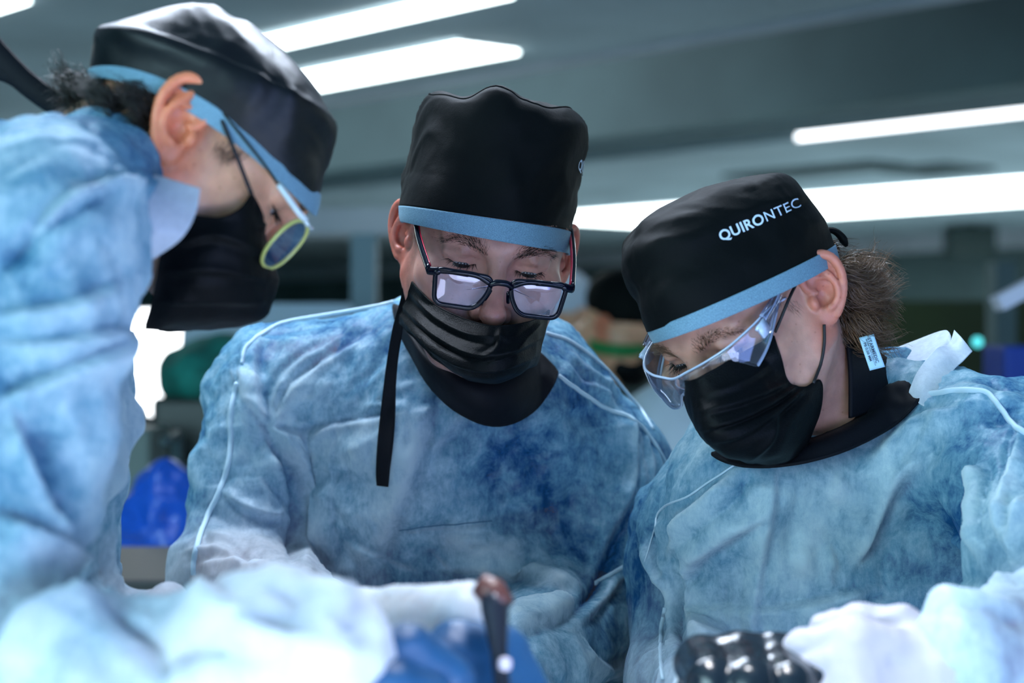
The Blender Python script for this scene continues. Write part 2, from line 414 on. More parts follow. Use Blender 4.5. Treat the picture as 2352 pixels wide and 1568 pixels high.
def crumple(P, cell, seed):
    """paper-like facets: flat cells meeting in sharp creases"""
    from mathutils.kdtree import KDTree
    r = np.random.default_rng(seed); lo, hi = P.min(0), P.max(0); n = int(np.prod((hi-lo)/cell))+4; c = lo+(hi-lo)*r.random((n, 3)); k = KDTree(n)
    for i, p in enumerate(c): k.insert(p, i)
    k.balance(); out = np.zeros(len(P))
    for i, p in enumerate(P):
        f = k.find_n(p, 2); out[i] = f[1][2]-f[0][2]
    return np.minimum(out/cell, .55)-.25
def axes_for(lo, hi, flo, fhi, hf, hc):
    return [axis(lo[d], hi[d], flo[d], fhi[d], hf, hc) for d in range(3)]
def tint_attr(o, V, h, ear=(1, .62, .55), beard=0., base=None):
    L = h.local(V); n = len(V); c = np.ones((n, 4)); 
    e = np.clip((np.abs(L[:,0])-.071)/.008, 0, 1)*(L[:,2] > -.06)*(L[:,2] < .05)*(np.abs(L[:,1]+.012) < .04)
    c[:, :3] *= 1-e[:, None]*(1-np.array(ear))
    nz = np.exp(-((L[:,0]/.016)**2+((L[:,1]-.112)/.02)**2+((L[:,2]+.04)/.016)**2)); c[:, :3] *= 1-nz[:, None]*(1-np.array((1.05, .72, .70)))
    lp = np.exp(-((L[:,0]/.02)**2+((L[:,1]-.095)/.014)**2+((L[:,2]+.072)/.010)**2)); c[:, :3] *= 1-lp[:, None]*(1-np.array((.85, .5, .5)))
    if beard:
        b = np.clip((-.030-L[:,2])/.02, 0, 1)*np.clip((L[:,1]+.0)/.012, 0, 1)*(1-e)
        sb = np.clip((.02-L[:,2])/.01, 0, 1)*np.exp(-((L[:,1]-.012)/.012)**2)*(np.abs(L[:,0]) > .055)*(1-e)
        b = np.maximum(b, sb)*beard*(.7+.3*noise(V, 500))
        c[:, :3] *= 1-b[:, None]*(1-np.array((.32, .33, .36)))
    a = o.data.color_attributes.new('tint', 'FLOAT_COLOR', 'POINT'); a.data.foreach_set('color', c.ravel())
def strands(name, roots, dirs, lens, rad, mat, parent, curl=.0, grav=0., seg=7, wav=60, n=3, jit=.3, clump=0):
    """individual hairs as thin tapering tubes, one mesh"""
    roots = np.asarray(roots); k = len(roots); P = [roots]; d = np.asarray(dirs, float); r2 = np.random.default_rng(5)
    d = d+r2.normal(size=(k, 3))*jit; d /= np.linalg.norm(d, axis=1)[:, None]; ph = r2.random((k, 1))*6.28
    ax = np.cross(d, r2.normal(size=(k, 3))); ax /= np.linalg.norm(ax, axis=1)[:, None]+1e-9; lens = np.asarray(lens)[:, None]
    if clump:
        cc = roots[r2.integers(0, k, clump)]; ci = np.linalg.norm(roots[:, None]-cc[None], axis=2).argmin(1); cph = r2.random((clump, 1))*6.28; cd = r2.normal(size=(clump, 3))*.28; ph = cph[ci]+r2.normal(size=(k, 1))*.25; d = d+cd[ci]; d /= np.linalg.norm(d, axis=1)[:, None]; cx = r2.normal(size=(clump, 3)); ax = np.cross(d, cx[ci]); ax /= np.linalg.norm(ax, axis=1)[:, None]+1e-9; P = [roots+(cc[ci]-roots)*.35]
    for i in range(1, seg):
        dd = d+curl*(ax*np.sin(ph+i*wav/seg*.1)+np.cross(ax, d)*np.cos(ph+i*wav/seg*.1)); dd[:, 2] -= grav*i/seg
        dd /= np.linalg.norm(dd, axis=1)[:, None]; P.append(P[-1]+dd*lens/(seg-1)); d = d*.9+dd*.1
    P = np.stack(P, 1); T = np.gradient(P, axis=1); T /= np.linalg.norm(T, axis=2)[..., None]+1e-12
    A = np.cross(T, r2.normal(size=(k, 1, 3))); A /= np.linalg.norm(A, axis=2)[..., None]+1e-9; B = np.cross(T, A)
    rr = rad*np.linspace(1, .15, seg)[None, :, None, None]; a = np.linspace(0, 2*np.pi, n, endpoint=False)
    V = P[:, :, None]+rr*(np.cos(a)[None, None, :, None]*A[:, :, None]+np.sin(a)[None, None, :, None]*B[:, :, None])
    base = (np.arange(k)*seg*n)[:, None, None]; i, j = np.meshgrid(np.arange(seg-1), np.arange(n), indexing='ij')
    q = np.stack([i*n+j, i*n+(j+1) % n, (i+1)*n+(j+1) % n, (i+1)*n+j], -1).reshape(1, -1, 4)+base
    return mesh(name, V.reshape(-1, 3), q.reshape(-1, 4).astype(np.int32), mat, parent)
def bvh_of(V, Q): return BVHTree.FromPolygons([tuple(v) for v in V], [tuple(int(i) for i in q) for q in Q])
def hit(bvh, px, py, lift=.0):
    o = Vector((0, 0, CZ)); d = Vector(W(px, py, 1.))-o; d.normalize(); p, n, i, t = bvh.ray_cast(o, d)
    if p is None: return None
    if n.dot(d) > 0: n = -n
    return np.array(p+n*lift)
def on_surface(bvh, pts, n, lift):
    P = cr(np.array(pts, float), n); H = [hit(bvh, x, y, lift) for x, y in P]; H = [p for p in H if p is not None]
    return np.array(H)
def smooth_line(P, it=3):
    P = P.copy()
    for _ in range(it): P[1:-1] = .25*P[:-2]+.5*P[1:-1]+.25*P[2:]
    return P
class Loft:
    """closed rings; ring = (L px, R px, depth Y at L, depth Y at R, back radius, front radius, exponent, bow px, front sag px)"""
    def __init__(s, rings, nu, nv, vdir=(0, 1, 0), wr=None):
        R = np.array([[*r[0], *r[1], *r[2:]] for r in rings], float); R = cr(R, nu); a = np.linspace(0, 2*np.pi, nv, endpoint=False)
        v = np.array(vdir, float); v /= np.linalg.norm(v); G = np.zeros((nu, nv, 3))
        for i, r in enumerate(R):
            l, q = W(r[0], r[1], r[4]), W(r[2], r[3], r[5]); c = (l+q)/2; u = (q-l)/2; e = 2/r[8]
            ca = np.sign(np.cos(a))*np.abs(np.cos(a))**e; sa = np.sign(np.sin(a))*np.abs(np.sin(a))**e
            rad = np.where(sa > 0, r[6], r[7]); up = np.array([0, 0, 1.])/F*c[1]
            G[i] = c+ca[:, None]*u+(sa*rad)[:, None]*v+(np.sin(a)**2*r[9])[:, None]*up-(np.maximum(-np.sin(a), 0)**1.5*r[10])[:, None]*up
        s.G = G; s.nu, s.nv = nu, nv
    def faces(s, close=True):
        q = gridfaces(s.nu, s.nv, True)
        return q
    def verts(s): return s.G.reshape(-1, 3)
    def at(s, i, j):
        i = np.clip(i, 0, s.nu-1.001); j = j % s.nv; a, b = int(i), int(j); u, w = i-a, j-b; b2 = (b+1) % s.nv
        return (1-u)*((1-w)*s.G[a, b]+w*s.G[a, b2])+u*((1-w)*s.G[a+1, b]+w*s.G[a+1, b2])
def text_mesh(s, size, bold=0., space=1.):
    cu = bpy.data.curves.new('t', 'FONT'); cu.body = s; cu.size = size; cu.offset = bold; cu.space_character = space; cu.resolution_u = 4; cu.extrude = 0
    o = bpy.data.objects.new('t', cu); C.objects.link(o); bpy.context.view_layer.update()
    dg = bpy.context.evaluated_depsgraph_get(); me = o.evaluated_get(dg).to_mesh()
    bm = bmesh.new(); bm.from_mesh(me); bmesh.ops.triangulate(bm, faces=bm.faces[:]); bmesh.ops.subdivide_edges(bm, edges=[e for e in bm.edges if e.calc_length() > size*.12], cuts=2, use_grid_fill=False); bmesh.ops.triangulate(bm, faces=bm.faces[:]); me = bpy.data.meshes.new('tmp'); bm.to_mesh(me); bm.free(); me.calc_loop_triangles(); V = np.array([v.co[:] for v in me.vertices]); Fs = [list(p.vertices) for p in me.loop_triangles]
    bpy.data.objects.remove(o); bpy.data.curves.remove(cu); return V, Fs
M = {}
M['skin_c'] = skin_mat('skin_fair', (.56, .28, .22)); M['skin_l'] = skin_mat('skin_tan', (.76, .40, .25)); M['skin_r'] = skin_mat('skin_freckled', (.60, .32, .235))
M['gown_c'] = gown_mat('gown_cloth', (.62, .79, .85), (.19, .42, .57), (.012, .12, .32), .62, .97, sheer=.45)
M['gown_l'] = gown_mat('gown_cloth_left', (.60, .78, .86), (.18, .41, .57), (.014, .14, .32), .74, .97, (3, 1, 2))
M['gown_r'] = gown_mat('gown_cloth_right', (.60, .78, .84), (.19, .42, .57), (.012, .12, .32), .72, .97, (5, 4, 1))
M['sleeve'] = gown_mat('white_cloth', (.88, .92, .96), (.74, .80, .88), (.55, .64, .76), .9, 1.)
M['seam'] = pbr('seam_cloth', (.46, .62, .72), .7); M['stitch'] = pbr('stitch_cloth', (.06, .17, .27), .7)
M['scrub'] = pbr('blue_scrub', (.012, .10, .26), .7, var=(9, .5))
M['cap'] = cloth_mat('cap_cloth', (.0022, .0034, .0036), .65, .008, spec=.10)
M['cap_l'] = cloth_mat('cap_satin', (.002, .0035, .005), .40, .01, spec=.30)
M['band'] = cloth_mat('band_cloth', (.15, .29, .38), .7, .15)
M['mask'] = cloth_mat('mask_cloth', (.0016, .0024, .0032), .5, .004, weave=700., spec=.11, strength=.5)
M['collar'] = cloth_mat('collar_cloth', (.0022, .003, .006), .65, .01, spec=.18)
M['cord'] = pbr('black_cord', (.006, .006, .008), .6)
M['hair_r'] = pbr('brown_hair', (.125, .066, .032), .36, spec=.7, var=(30, .5)); M['hair_d'] = pbr('dark_hair', (.022, .018, .013), .42, spec=.5, var=(40, .6))
M['lash'] = pbr('lash_hair', (.006, .005, .005), .5)
M['frame'] = pbr('frame_plastic', (.002, .003, .010), .12, spec=.28); M['red'] = pbr('red_plastic', (.55, .015, .05), .25)
M['clearp'] = pbr('clear_plastic', (.62, .72, .76), .15, spec=.6); M['yellow'] = pbr('yellow_plastic', (.52, .55, .16), .2, spec=.6)
M['wire'] = pbr('dark_wire', (.03, .035, .03), .3, metal=.6)
M['lens'] = lens_mat('coated_lens', (.90, .90, 1.), 2.0, (.72, .74, 1.), .09); M['lens_l'] = lens_mat('plain_lens', (.93, .92, .95), 1., (.8, .8, .9), .22); M['goggle'] = lens_mat('safety_lens', (.96, .97, 1.), .7, (.8, .86, 1.), .03)
M['goggle_edge'] = pbr('lens_edge', (.55, .66, .85), .15, spec=.8)
M['white_print'] = pbr('white_thread', (.62, .78, .92), .6); M['label'] = pbr('label_cloth', (.42, .68, .82), .6); M['ink'] = pbr('label_ink', (.02, .04, .08), .6)
M['glove_b'] = pbr('blue_glove', (.012, .07, .18), .45, spec=.4); M['glove_k'] = pbr('black_glove', (.006, .012, .018), .22, spec=.7, bump=(18, .10, .003)); M['glove_w'] = pbr('white_glove', (.36, .36, .42), .6)
M['sclera'] = pbr('eye_white', (.34, .31, .31), .3); M['iris'] = pbr('iris', (.03, .03, .04), .15)

def person_layers(root, h, gprims, tag_, fine, skin, gown, creases, wr, hands=(), gloves=None, head_kw={}, white=None, hf=.003, seed=0., scrub=True, beard=0., neck=None, tint_ear=(1, .62, .55), amp=1.0, pk=.9):
    """body, scrub shirt and gown grown from one set of limbs"""
    out = {}
    lo = np.array([min(p[1][d] for p in gprims)-.4 for d in range(3)]); hi = np.array([max(p[1][d] for p in gprims)+.4 for d in range(3)])
    lo[2] = 0.0; hi[2] = h.o[2]+.25; lo = np.minimum(lo, h.o-.25); hi = np.maximum(hi, h.o+.25)
    fb = Field(*axes_for(lo, hi, h.o-.150*h.s, h.o+.150*h.s, .0017*h.s, .012))
    build_head(h, fb, **head_kw)
    for p in gprims:
        if p[0] == 'e': fb.ell(p[1], np.array(p[2])-.022, np.eye(3), .05)
        elif p[0] == 'c' and len(p) < 6: fb.cone(p[1], p[2], p[3]-.022, p[4]-.026, .04)
        elif p[0] == 'arm': fb.cone(p[1], p[2], p[3]*.66, p[4]*.62, .03)
        elif p[0] == 'fore': fb.cone(p[1], p[2], p[3]*.60, p[4]*.56, .03)
    n0, n1 = neck; fb.cone(h.P(0, -.030, -.045), n0, .055, .055, .03); fb.cone(n0, n1, .055, .06, .03)
    hip = np.array([n1[0], n1[1], .95])
    for q in (-1, 1):
        fb.cone(hip+[q*.09, 0, 0], [hip[0]+q*.10, hip[1]+.02, .50], .085, .06, .04); fb.cone([hip[0]+q*.10, hip[1]+.02, .50], [hip[0]+q*.10, hip[1]+.03, .08], .058, .042, .03)
        fb.ell([hip[0]+q*.10, hip[1]-.04, .042], (.045, .125, .042), k=.02)
    for H in hands: add_hand(fb, H)
    V, Q = fb.mesh(); del fb
    o = mesh('body', V, Q, skin, root); tint_attr(o, V, h, beard=beard, ear=tint_ear); out['body'] = (o, V, Q); out['bvh'] = bvh_of(V, Q)
    for layer in ('scrub', 'gown'):
        if layer == 'scrub' and not scrub: continue
        g = layer == 'gown'; dr = 0. if g else .024
        lo = np.array([min(p[1][d] for p in gprims)-.35 for d in range(3)]); hi = np.array([max(p[1][d] for p in gprims)+.35 for d in range(3)]); lo[2] = .45
        f2 = Field(*axes_for(lo, hi, fine[0], fine[1], hf if g else .008, .016))
        for p in gprims:
            if p[0] == 'e': f2.ell(p[1], np.array(p[2])-dr, np.eye(3), .05)
            elif p[0] == 'c': f2.cone(p[1], p[2], p[3]-dr, p[4]-dr, .05)
            elif p[0] == 'arm':
                if g: f2.cone(p[1], p[2], p[3], p[4], .022)
                else: f2.cone(p[1], p[1]+(p[2]-p[1])*.62, p[3]*.80, p[4]*.80, .02)
            elif p[0] == 'fore' and g: f2.cone(p[1], p[2], p[3], p[4], .022)
        b0 = np.array([hip[0], hip[1], 1.0])
        f2.cone(b0, [hip[0], hip[1]+.02, .62], .17-dr, .21-dr, .06)
        V, Q = f2.mesh(); del f2
        V = laplace(V, Q, 2)
        if g:
            N = normals(V, Q); px = proj(V); D = np.zeros(len(V))
            q = V+.10*np.stack([fbm(V, 4., 2), fbm(V+5, 4., 2), fbm(V+11, 4., 2)], 1)+seed
            sc = np.array([1., 1., .55])
            D += amp*(.0075*fbm(q, 7., 3)+.0055*(ridged(q*sc, 8., 3)-.6)+.0022*(ridged(q*sc[::-1], 20., 2)-.6))
            vis = V[:, 2] > 1.02; cq = (V+.05*np.stack([fbm(V, 6., 2), fbm(V+5, 6., 2), fbm(V+11, 6., 2)], 1))*np.array([1, 1, .7]); D[vis] += amp*(.012*crumple(cq[vis], .085, int(seed)+1)+.0045*crumple(cq[vis]*[1.5, 1, 1], .036, int(seed)+2))
            fd = np.clip((V[:,2]-.9)/.1, 0, 1); D *= fd
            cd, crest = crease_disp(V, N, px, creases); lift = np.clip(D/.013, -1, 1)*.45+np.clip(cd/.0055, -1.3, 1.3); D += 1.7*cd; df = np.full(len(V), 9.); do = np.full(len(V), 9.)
            for p in gprims:
                if p[0] == 'e': u = np.linalg.norm((V-p[1])/np.array(p[2]), axis=1); do = np.minimum(do, (u-1)*min(p[2]))
                else:
                    ab = (p[2]-p[1])*(.62 if p[0] == 'arm' else 1.); t = np.clip(((V-p[1])@ab)/ab.dot(ab), 0, 1); d = np.linalg.norm(V-p[1]-t[:, None]*ab, axis=1)-(p[3]+(p[4]-p[3])*t)
                    if p[0] == 'fore' and len(p) < 6: df = np.minimum(df, d)
                    else: do = np.minimum(do, d)
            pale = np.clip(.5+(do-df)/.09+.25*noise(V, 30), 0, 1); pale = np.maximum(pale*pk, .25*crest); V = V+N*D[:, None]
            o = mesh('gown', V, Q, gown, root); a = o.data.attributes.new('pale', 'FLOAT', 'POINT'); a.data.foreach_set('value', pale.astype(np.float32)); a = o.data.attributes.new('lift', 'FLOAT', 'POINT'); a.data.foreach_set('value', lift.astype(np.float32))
            if white is not None:
                o.data.materials.append(M['sleeve']); ci = white(V[Q].mean(1)); o.data.polygons.foreach_set('material_index', ci.astype(np.int32))
        else: o = mesh('scrub_shirt', V, Q, M['scrub'], root)
        out[layer] = (o, V, Q)
    out['gbvh'] = bvh_of(out['gown'][1], out['gown'][2])
    return out
def seam(out, pts, w=.0022, n=60, parent=None, name='seam', mat=None, lift=.0008):
    P = on_surface(out['gbvh'], pts, n, lift)
    if len(P) < 4: return
    P = smooth_line(P, 2); P = P+.0006*np.stack([noise(P, 90), noise(P+4, 90), noise(P+8, 90)], 1)
    mb = MB().tube(P, w, 8, flat=.6, nrm=[0, -1, 0]); return mb.build(name, mat or M['seam'], parent or out['gown'][0])
def fit_skull(out, L, B, h):
    """the skull stays under its cap"""
    o, V, Q = out['body']; nv = L.nv; VV = np.concatenate([L.verts(), [L.G[-1].mean(0)], B.verts()]); n1 = L.nu*nv+1
    fc = [tuple(int(x) for x in r) for r in L.faces()]+[(int((L.nu-1)*nv+j), int((L.nu-1)*nv+(j+1) % nv), n1-1) for j in range(nv)]+[tuple(int(x)+n1 for x in r) for r in B.faces()]
    bv = BVHTree.FromPolygons([tuple(v) for v in VV], fc); cen = Vector(L.verts().mean(0)); loc = h.local(V)
    m = np.where((loc[:, 2] > -.02) & (np.abs(loc) < .2).all(1) & ~((np.abs(loc[:, 0]) > .0685) & (np.abs(loc[:, 1]+.012) < .042) & (loc[:, 2] < .034)))[0]
    for i in m:
        v = Vector(V[i]); p, n, k, d = bv.find_nearest(v, .09)
        if p is None: continue
        if n.dot(p-cen) < 0: n = -n
        w = v-p; s = w.dot(n)
        if abs(s) < .75*w.length: continue
        if s > -.003: V[i] = np.array(p-n*.004)
    o2 = o.parent; off = np.array(o2.location); o.data.vertices.foreach_set('co', (V-off).astype(np.float32).ravel()); o.data.update(); out['bvh'] = bvh_of(V, Q)
def put_cap(root, rings, band_rings, name_mat, vdir=(0, 1, 0), wr=.002, nu=90, nv=160, seed=0., bmat='band', hf=7., bumps=None):
    L = Loft(rings, nu, nv, vdir); V = L.verts(); Q = L.faces(); top = len(V); cen = L.G[-1].mean(0)
    V2 = np.concatenate([V, [cen]]); T = [(int((nu-1)*nv+j), int((nu-1)*nv+(j+1) % nv), top) for j in range(nv)]
    N = normals(V, Q); s = np.clip(np.repeat(np.arange(nu), nv)/(nu*.2), 0, 1)
    q = V+seed+.05*np.stack([fbm(V+seed, 9., 2), fbm(V+3+seed, 9., 2), fbm(V+6, 9., 2)], 1)
    if N.mean(0).dot(N.mean(0)) >= 0 and ((V-V.mean(0))*N).sum() < 0: N = -N
    D = s*wr*(1.6*fbm(q, hf, 3)+1.3*(ridged(q, hf*1.1, 2)-.75)+.5*(ridged(q+3, hf*3, 2)-.7)); V2[:-1] += N*D[:, None]; L.G = V2[:-1].reshape(nu, nv, 3)
    for bx, bs, bz, b0 in bumps or ():
        wgt = np.clip((np.arange(nu)/nu-b0)/.12, 0, 1)[:, None]*np.exp(-((proj(V)[:, 0].reshape(nu, nv)-bx)/bs)**2); L.G[..., 2] += wgt*bz/F*cen[1]
    V2[:-1] = L.G.reshape(-1, 3); V2[-1] = L.G[-1].mean(0)
    fc = [tuple(int(x) for x in r) for r in Q]+T
    o = mesh('surgical_cap', V2, fc, M[name_mat], root); solid(o, .0012, 0)
    B = Loft(band_rings, 14, nv, vdir); bv = B.verts(); bo = mesh('band', bv, B.faces(), M[bmat], o); solid(bo, .0024, 1.); bo['label'] = 'blue-grey band of the cap'
    return o, L, B
def put_mask(root, G, bvh, creases, nu=90, nv=120, lift=.003, amp=.0016, seed=0.):
    A = patch(G, nu, nv); V = A.reshape(-1, 3); Q = gridfaces(nu, nv)
    px = proj(V)
    for i in range(len(V)):
        p = hit(bvh, px[i, 0], px[i, 1])
        if p is not None and p[1] < V[i, 1]+lift and V[i, 1]-p[1] < .05: V[i] = W(px[i, 0], px[i, 1], p[1]-lift)
    V = laplace(V.reshape(-1, 3), Q, 8, .5) if False else V
    A = V.reshape(nu, nv, 3)
    for _ in range(6): A[1:-1, 1:-1] = .5*A[1:-1, 1:-1]+.125*(A[:-2, 1:-1]+A[2:, 1:-1]+A[1:-1, :-2]+A[1:-1, 2:])
    V = A.reshape(-1, 3); N = normals(V, Q)
    if (N[:, 1]).mean() > 0: Q = Q[:, ::-1].copy(); N = -N
    D = crease_disp(V, N, proj(V), creases)[0]+amp*(fbm(V+seed, 22., 3)*.7+.6*(ridged(V+seed, 26., 2)-.7))
    V = V+N*D[:, None]
    o = mesh('face_mask', V, Q, M['mask'], root); solid(o, .0012, 0)
    mb = MB()
    for line in (V.reshape(nu, nv, 3)[0], V.reshape(nu, nv, 3)[-1], V.reshape(nu, nv, 3)[:, 0]): mb.tube(line[::2], .0010, 6)
    mb.build('hem', M['mask'], o)
    return o
def cord(parent, pts, r=.0012, name='ear_loop', mat='cord', n=24):
    P = cr(np.array([W(*p) for p in pts]), n); return MB().tube(P, r, 7).build(name, M[mat], parent)
# ================================================================ the person in the middle
def paled(o, v):
    a = o.data.attributes.new('pale', 'FLOAT', 'POINT'); a.data.foreach_set('value', np.full(len(o.data.vertices), v, np.float32)); return o
def rrect(w, h, r, n=10, taper=0.):
    P = []
    for cx, cy, a0 in ((w/2-r, h/2-r, 0), (-w/2+r, h/2-r, 90), (-w/2+r, -h/2+r, 180), (w/2-r, -h/2+r, 270)):
        for k in range(n): a = math.radians(a0+90*k/(n-1)); P.append((cx+r*math.cos(a), cy+r*math.sin(a)))
    P = np.array(P); P[:, 0] *= 1+taper*P[:, 1]/h
    return P
def lens_shape(w, h, q, r=.008):
    """soft rectangle whose lower inner corner is cut back towards the nose"""
    C_ = np.array([(.5*w, .5*h), (.43*w, -.5*h), (-.27*w, -.5*h), (-.46*w, -.02*h), (-.5*w, .46*h)]); n = len(C_); P = []
    for i in range(n):
        a, b, c = C_[i-1], C_[i], C_[(i+1) % n]; u = (a-b)/np.linalg.norm(a-b); v = (c-b)/np.linalg.norm(c-b)
        for t in np.linspace(0, 1, 10): P.append((1-t)**2*(b+u*r)+2*t*(1-t)*b+t*t*(b+v*r))
    P = np.array(P); P[:, 0] *= q; return P if q > 0 else P[::-1]
def closed_tube(P, rx, ry, n=10, nrm=None):
    P = np.asarray(P); Q = np.concatenate([P, P[:1]]); T = np.roll(P, -1, 0)-np.roll(P, 1, 0); T /= np.linalg.norm(T, axis=1)[:, None]
    nrm = np.asarray(nrm, float); B = np.cross(T, nrm); B /= np.linalg.norm(B, axis=1)[:, None]; a = np.linspace(0, 2*np.pi, n, endpoint=False)
    ca = np.sign(np.cos(a))*np.abs(np.cos(a))**.6; sa = np.sign(np.sin(a))*np.abs(np.sin(a))**.6
    V = P[:, None]+ca[None, :, None]*B[:, None]*rx+sa[None, :, None]*nrm*ry; m = len(P)
    Fs = [(i*n+j, i*n+(j+1) % n, ((i+1) % m)*n+(j+1) % n, ((i+1) % m)*n+j) for i in range(m) for j in range(n)]
    return V.reshape(-1, 3), Fs

hC = Head(1121, 549, 1.73, 6.7, 20, -8.5, .97)
pC = empty('person', (hC.o[0], 1.93, 0), 'person in the middle facing us, black rectangular glasses, black mask, tall plain black cap', 'person', 'people in surgical gowns round the work')
armLC = (W(615, 905, 1.93), W(545, 1340, 1.86)); armRC = (W(1405, 1075, 1.93), W(1330, 1420, 1.84))
gC = [('e', W(1065, 1200, 1.935), (.180, .125, .24)), ('e', W(1080, 1640, 1.93), (.19, .14, .33)),
      ('c', W(1000, 985, 1.865), W(1170, 965, 1.865), .088, .088, 1), ('c', W(640, 900, 1.93), W(985, 825, 1.895), .072, .066), ('c', W(1395, 1075, 1.925), W(1220, 905, 1.90), .066, .062),
      ('arm', armLC[0], armLC[1], .064, .068), ('fore', armLC[1], W(900, 1640, 1.55), .066, .046),
      ('arm', armRC[0], armRC[1], .066, .064), ('fore', armRC[1], W(1090, 1660, 1.55), .060, .046, 1)]
HC = [hand_chain(W(915, 1645, 1.53), (.35, -.8, -.25), (.8, .3, 0), (.0, -.3, 1), .185, (.5, .6, .65, .7)),
      hand_chain(W(1080, 1665, 1.53), (-.25, -.8, -.25), (-.8, .3, 0), (.0, -.3, 1), .185, (.5, .6, .65, .7))]
crC = [  # left shoulder and armpit
 ([(620, 985), (628, 915), (665, 850), (760, 775)], 14, .0050, 1), ([(622, 985), (665, 905), (740, 835), (850, 755)], 22, .0050, 1), ([(616, 985), (600, 900), (592, 830), (602, 775)], 9, .0045, -1), ([(612, 980), (572, 905), (552, 842)], 8, .0040, 1), ([(604, 968), (552, 890), (536, 848)], 7, .0040, 1),
 ([(620, 986), (690, 990), (790, 973), (885, 956)], 22, .0055, 1), ([(622, 1000), (680, 1090), (695, 1170), (690, 1305)], 22, .0075, -1), ([(606, 1000), (655, 1090), (672, 1180), (668, 1300)], 10, -.009),
 ([(560, 890), (610, 1000), (660, 1110)], 12, .0045, 1), ([(505, 1130), (560, 1168), (625, 1192), (645, 1180)], 8, .0045, -1), ([(590, 1090), (640, 1160), (672, 1210)], 8, .0035, 1), ([(440, 1270), (520, 1262), (575, 1310)], 9, .0035, 1), ([(460, 1300), (540, 1292), (640, 1302)], 8, .0035, 1),
 # chest
 ([(992, 925), (986, 965), (962, 1060), (915, 1200), (866, 1310)], 34, .0055, 1), ([(1075, 955), (1030, 1000), (988, 1046)], 16, .0035, 1), ([(830, 1250), (900, 1288), (960, 1312)], 8, .004, 1), ([(918, 1222), (980, 1212), (1060, 1207), (1130, 1202)], 6, .0025, 1),
 ([(1005, 1312), (1130, 1320), (1240, 1342), (1335, 1348)], 22, .005, -1), ([(1160, 1412), (1250, 1392), (1325, 1372)], 12, .0045, 1), ([(1170, 1482), (1260, 1442), (1322, 1396)], 20, .0065, -1), ([(990, 1262), (1020, 1295), (1045, 1330)], 5, .0025, 1),
 ([(1180, 1000), (1240, 1090), (1280, 1200)], 40, -.005), ([(1150, 1000), (1120, 1060), (1130, 1120)], 40, -.004), ([(1000, 1230), (1100, 1260), (1200, 1250)], 40, .004, .0),
 # right sleeve
 ([(1425, 925), (1446, 1000), (1455, 1070), (1436, 1155), (1378, 1292)], 9, .006, 1), ([(1458, 968), (1470, 1040), (1472, 1110), (1440, 1225)], 7, .005, 1), ([(1482, 990), (1494, 1060), (1488, 1135)], 6, .0045, 1), ([(1510, 1020), (1520, 1090), (1500, 1185)], 6, .004, 1),
 ([(1465, 1130), (1430, 1230), (1380, 1330), (1310, 1410)], 15, -.011), ([(1300, 830), (1340, 870), (1400, 905), (1430, 960)], 9, .004, 1), ([(1310, 800), (1360, 850), (1420, 880)], 7, .0035, 1), ([(1330, 1440), (1420, 1350), (1490, 1240)], 10, .005, -1), ([(1340, 1480), (1400, 1530), (1480, 1500)], 10, .005, 1)]
fineC = (W(370, 1600, 1.75)-[0, 0, 0], W(1570, 640, 2.02))
oC = person_layers(pC, hC, gC, 'c', fineC, M['skin_c'], M['gown_c'], crC, .003, hands=HC, seed=.0, beard=.85, pk=.75, neck=(W(1085, 800, 1.85), W(1080, 950, 1.92)), head_kw=dict(nose=1.03))
seam(oC, [(905, 694), (850, 708), (760, 725), (660, 740), (605, 765), (565, 800), (556, 835)]); seam(oC, [(546, 880), (530, 950), (530, 1030), (513, 1110), (475, 1190), (447, 1280), (446, 1320)], .003)
seam(oC, [(1282, 862), (1340, 905), (1400, 942), (1452, 962), (1500, 1015), (1530, 1080), (1520, 1150)]); seam(oC, [(1365, 1340), (1420, 1310), (1460, 1280), (1488, 1240)], .0025)
seam(oC, [(1255, 765), (1320, 790), (1400, 855), (1450, 910), (1500, 985)], .0018)
seam(oC, [(918, 1218), (980, 1208), (1060, 1203), (1130, 1198)], .0005, mat=M['stitch'], name='stitching')
Yc = 1.732
capC, LC, BC = put_cap(pC, [
 ((922, 478), (1312, 532), Yc, Yc, .098, .112, 2.3, 0, 8), ((930, 430), (1318, 500), Yc, Yc, .100, .112, 2.4, 0, 6), ((940, 385), (1328, 450), Yc, Yc, .102, .110, 2.5, 0, 4),
 ((953, 330), (1336, 385), Yc, Yc, .102, .106, 2.6, 0, 2), ((965, 285), (1340, 320), Yc, Yc, .101, .104, 2.7, 0, 0), ((978, 250), (1336, 292), Yc, Yc, .096, .100, 2.6, 0, 0),
 ((990, 234), (1318, 272), Yc, Yc, .088, .092, 2.5, 0, 0), ((1015, 229), (1285, 260), Yc, Yc, .07, .075, 2.4, 0, 0), ((1080, 238), (1225, 250), Yc, Yc, .03, .035, 2.2, 0, 0)],
 [((920, 477), (1313, 534), Yc, Yc, .100, .114, 2.3, 0, 9), ((921, 500), (1312, 560), Yc, Yc, .0995, .1135, 2.3, 0, 9), ((924, 512), (1310, 584), Yc, Yc, .0985, .112, 2.3, 0, 12)], 'cap', (.06, 1, 0), wr=.0036, seed=.0, hf=8., bumps=((1140, 42, 16, .55), (1068, 34, -12, .6), (1300, 30, 5, .6)))
fit_skull(oC, LC, BC, hC)
mb = MB(); P = LC.G[int(90*.74)]; mb.add(*closed_tube(P+[0, 0, .0006], .0011, .0011, 6, (0, 0, 1))); mb.build('crown_seam', M['cap'], capC)
Vt, Ft = text_mesh('QUIRONTEC', .0135, .0003, 1.02)
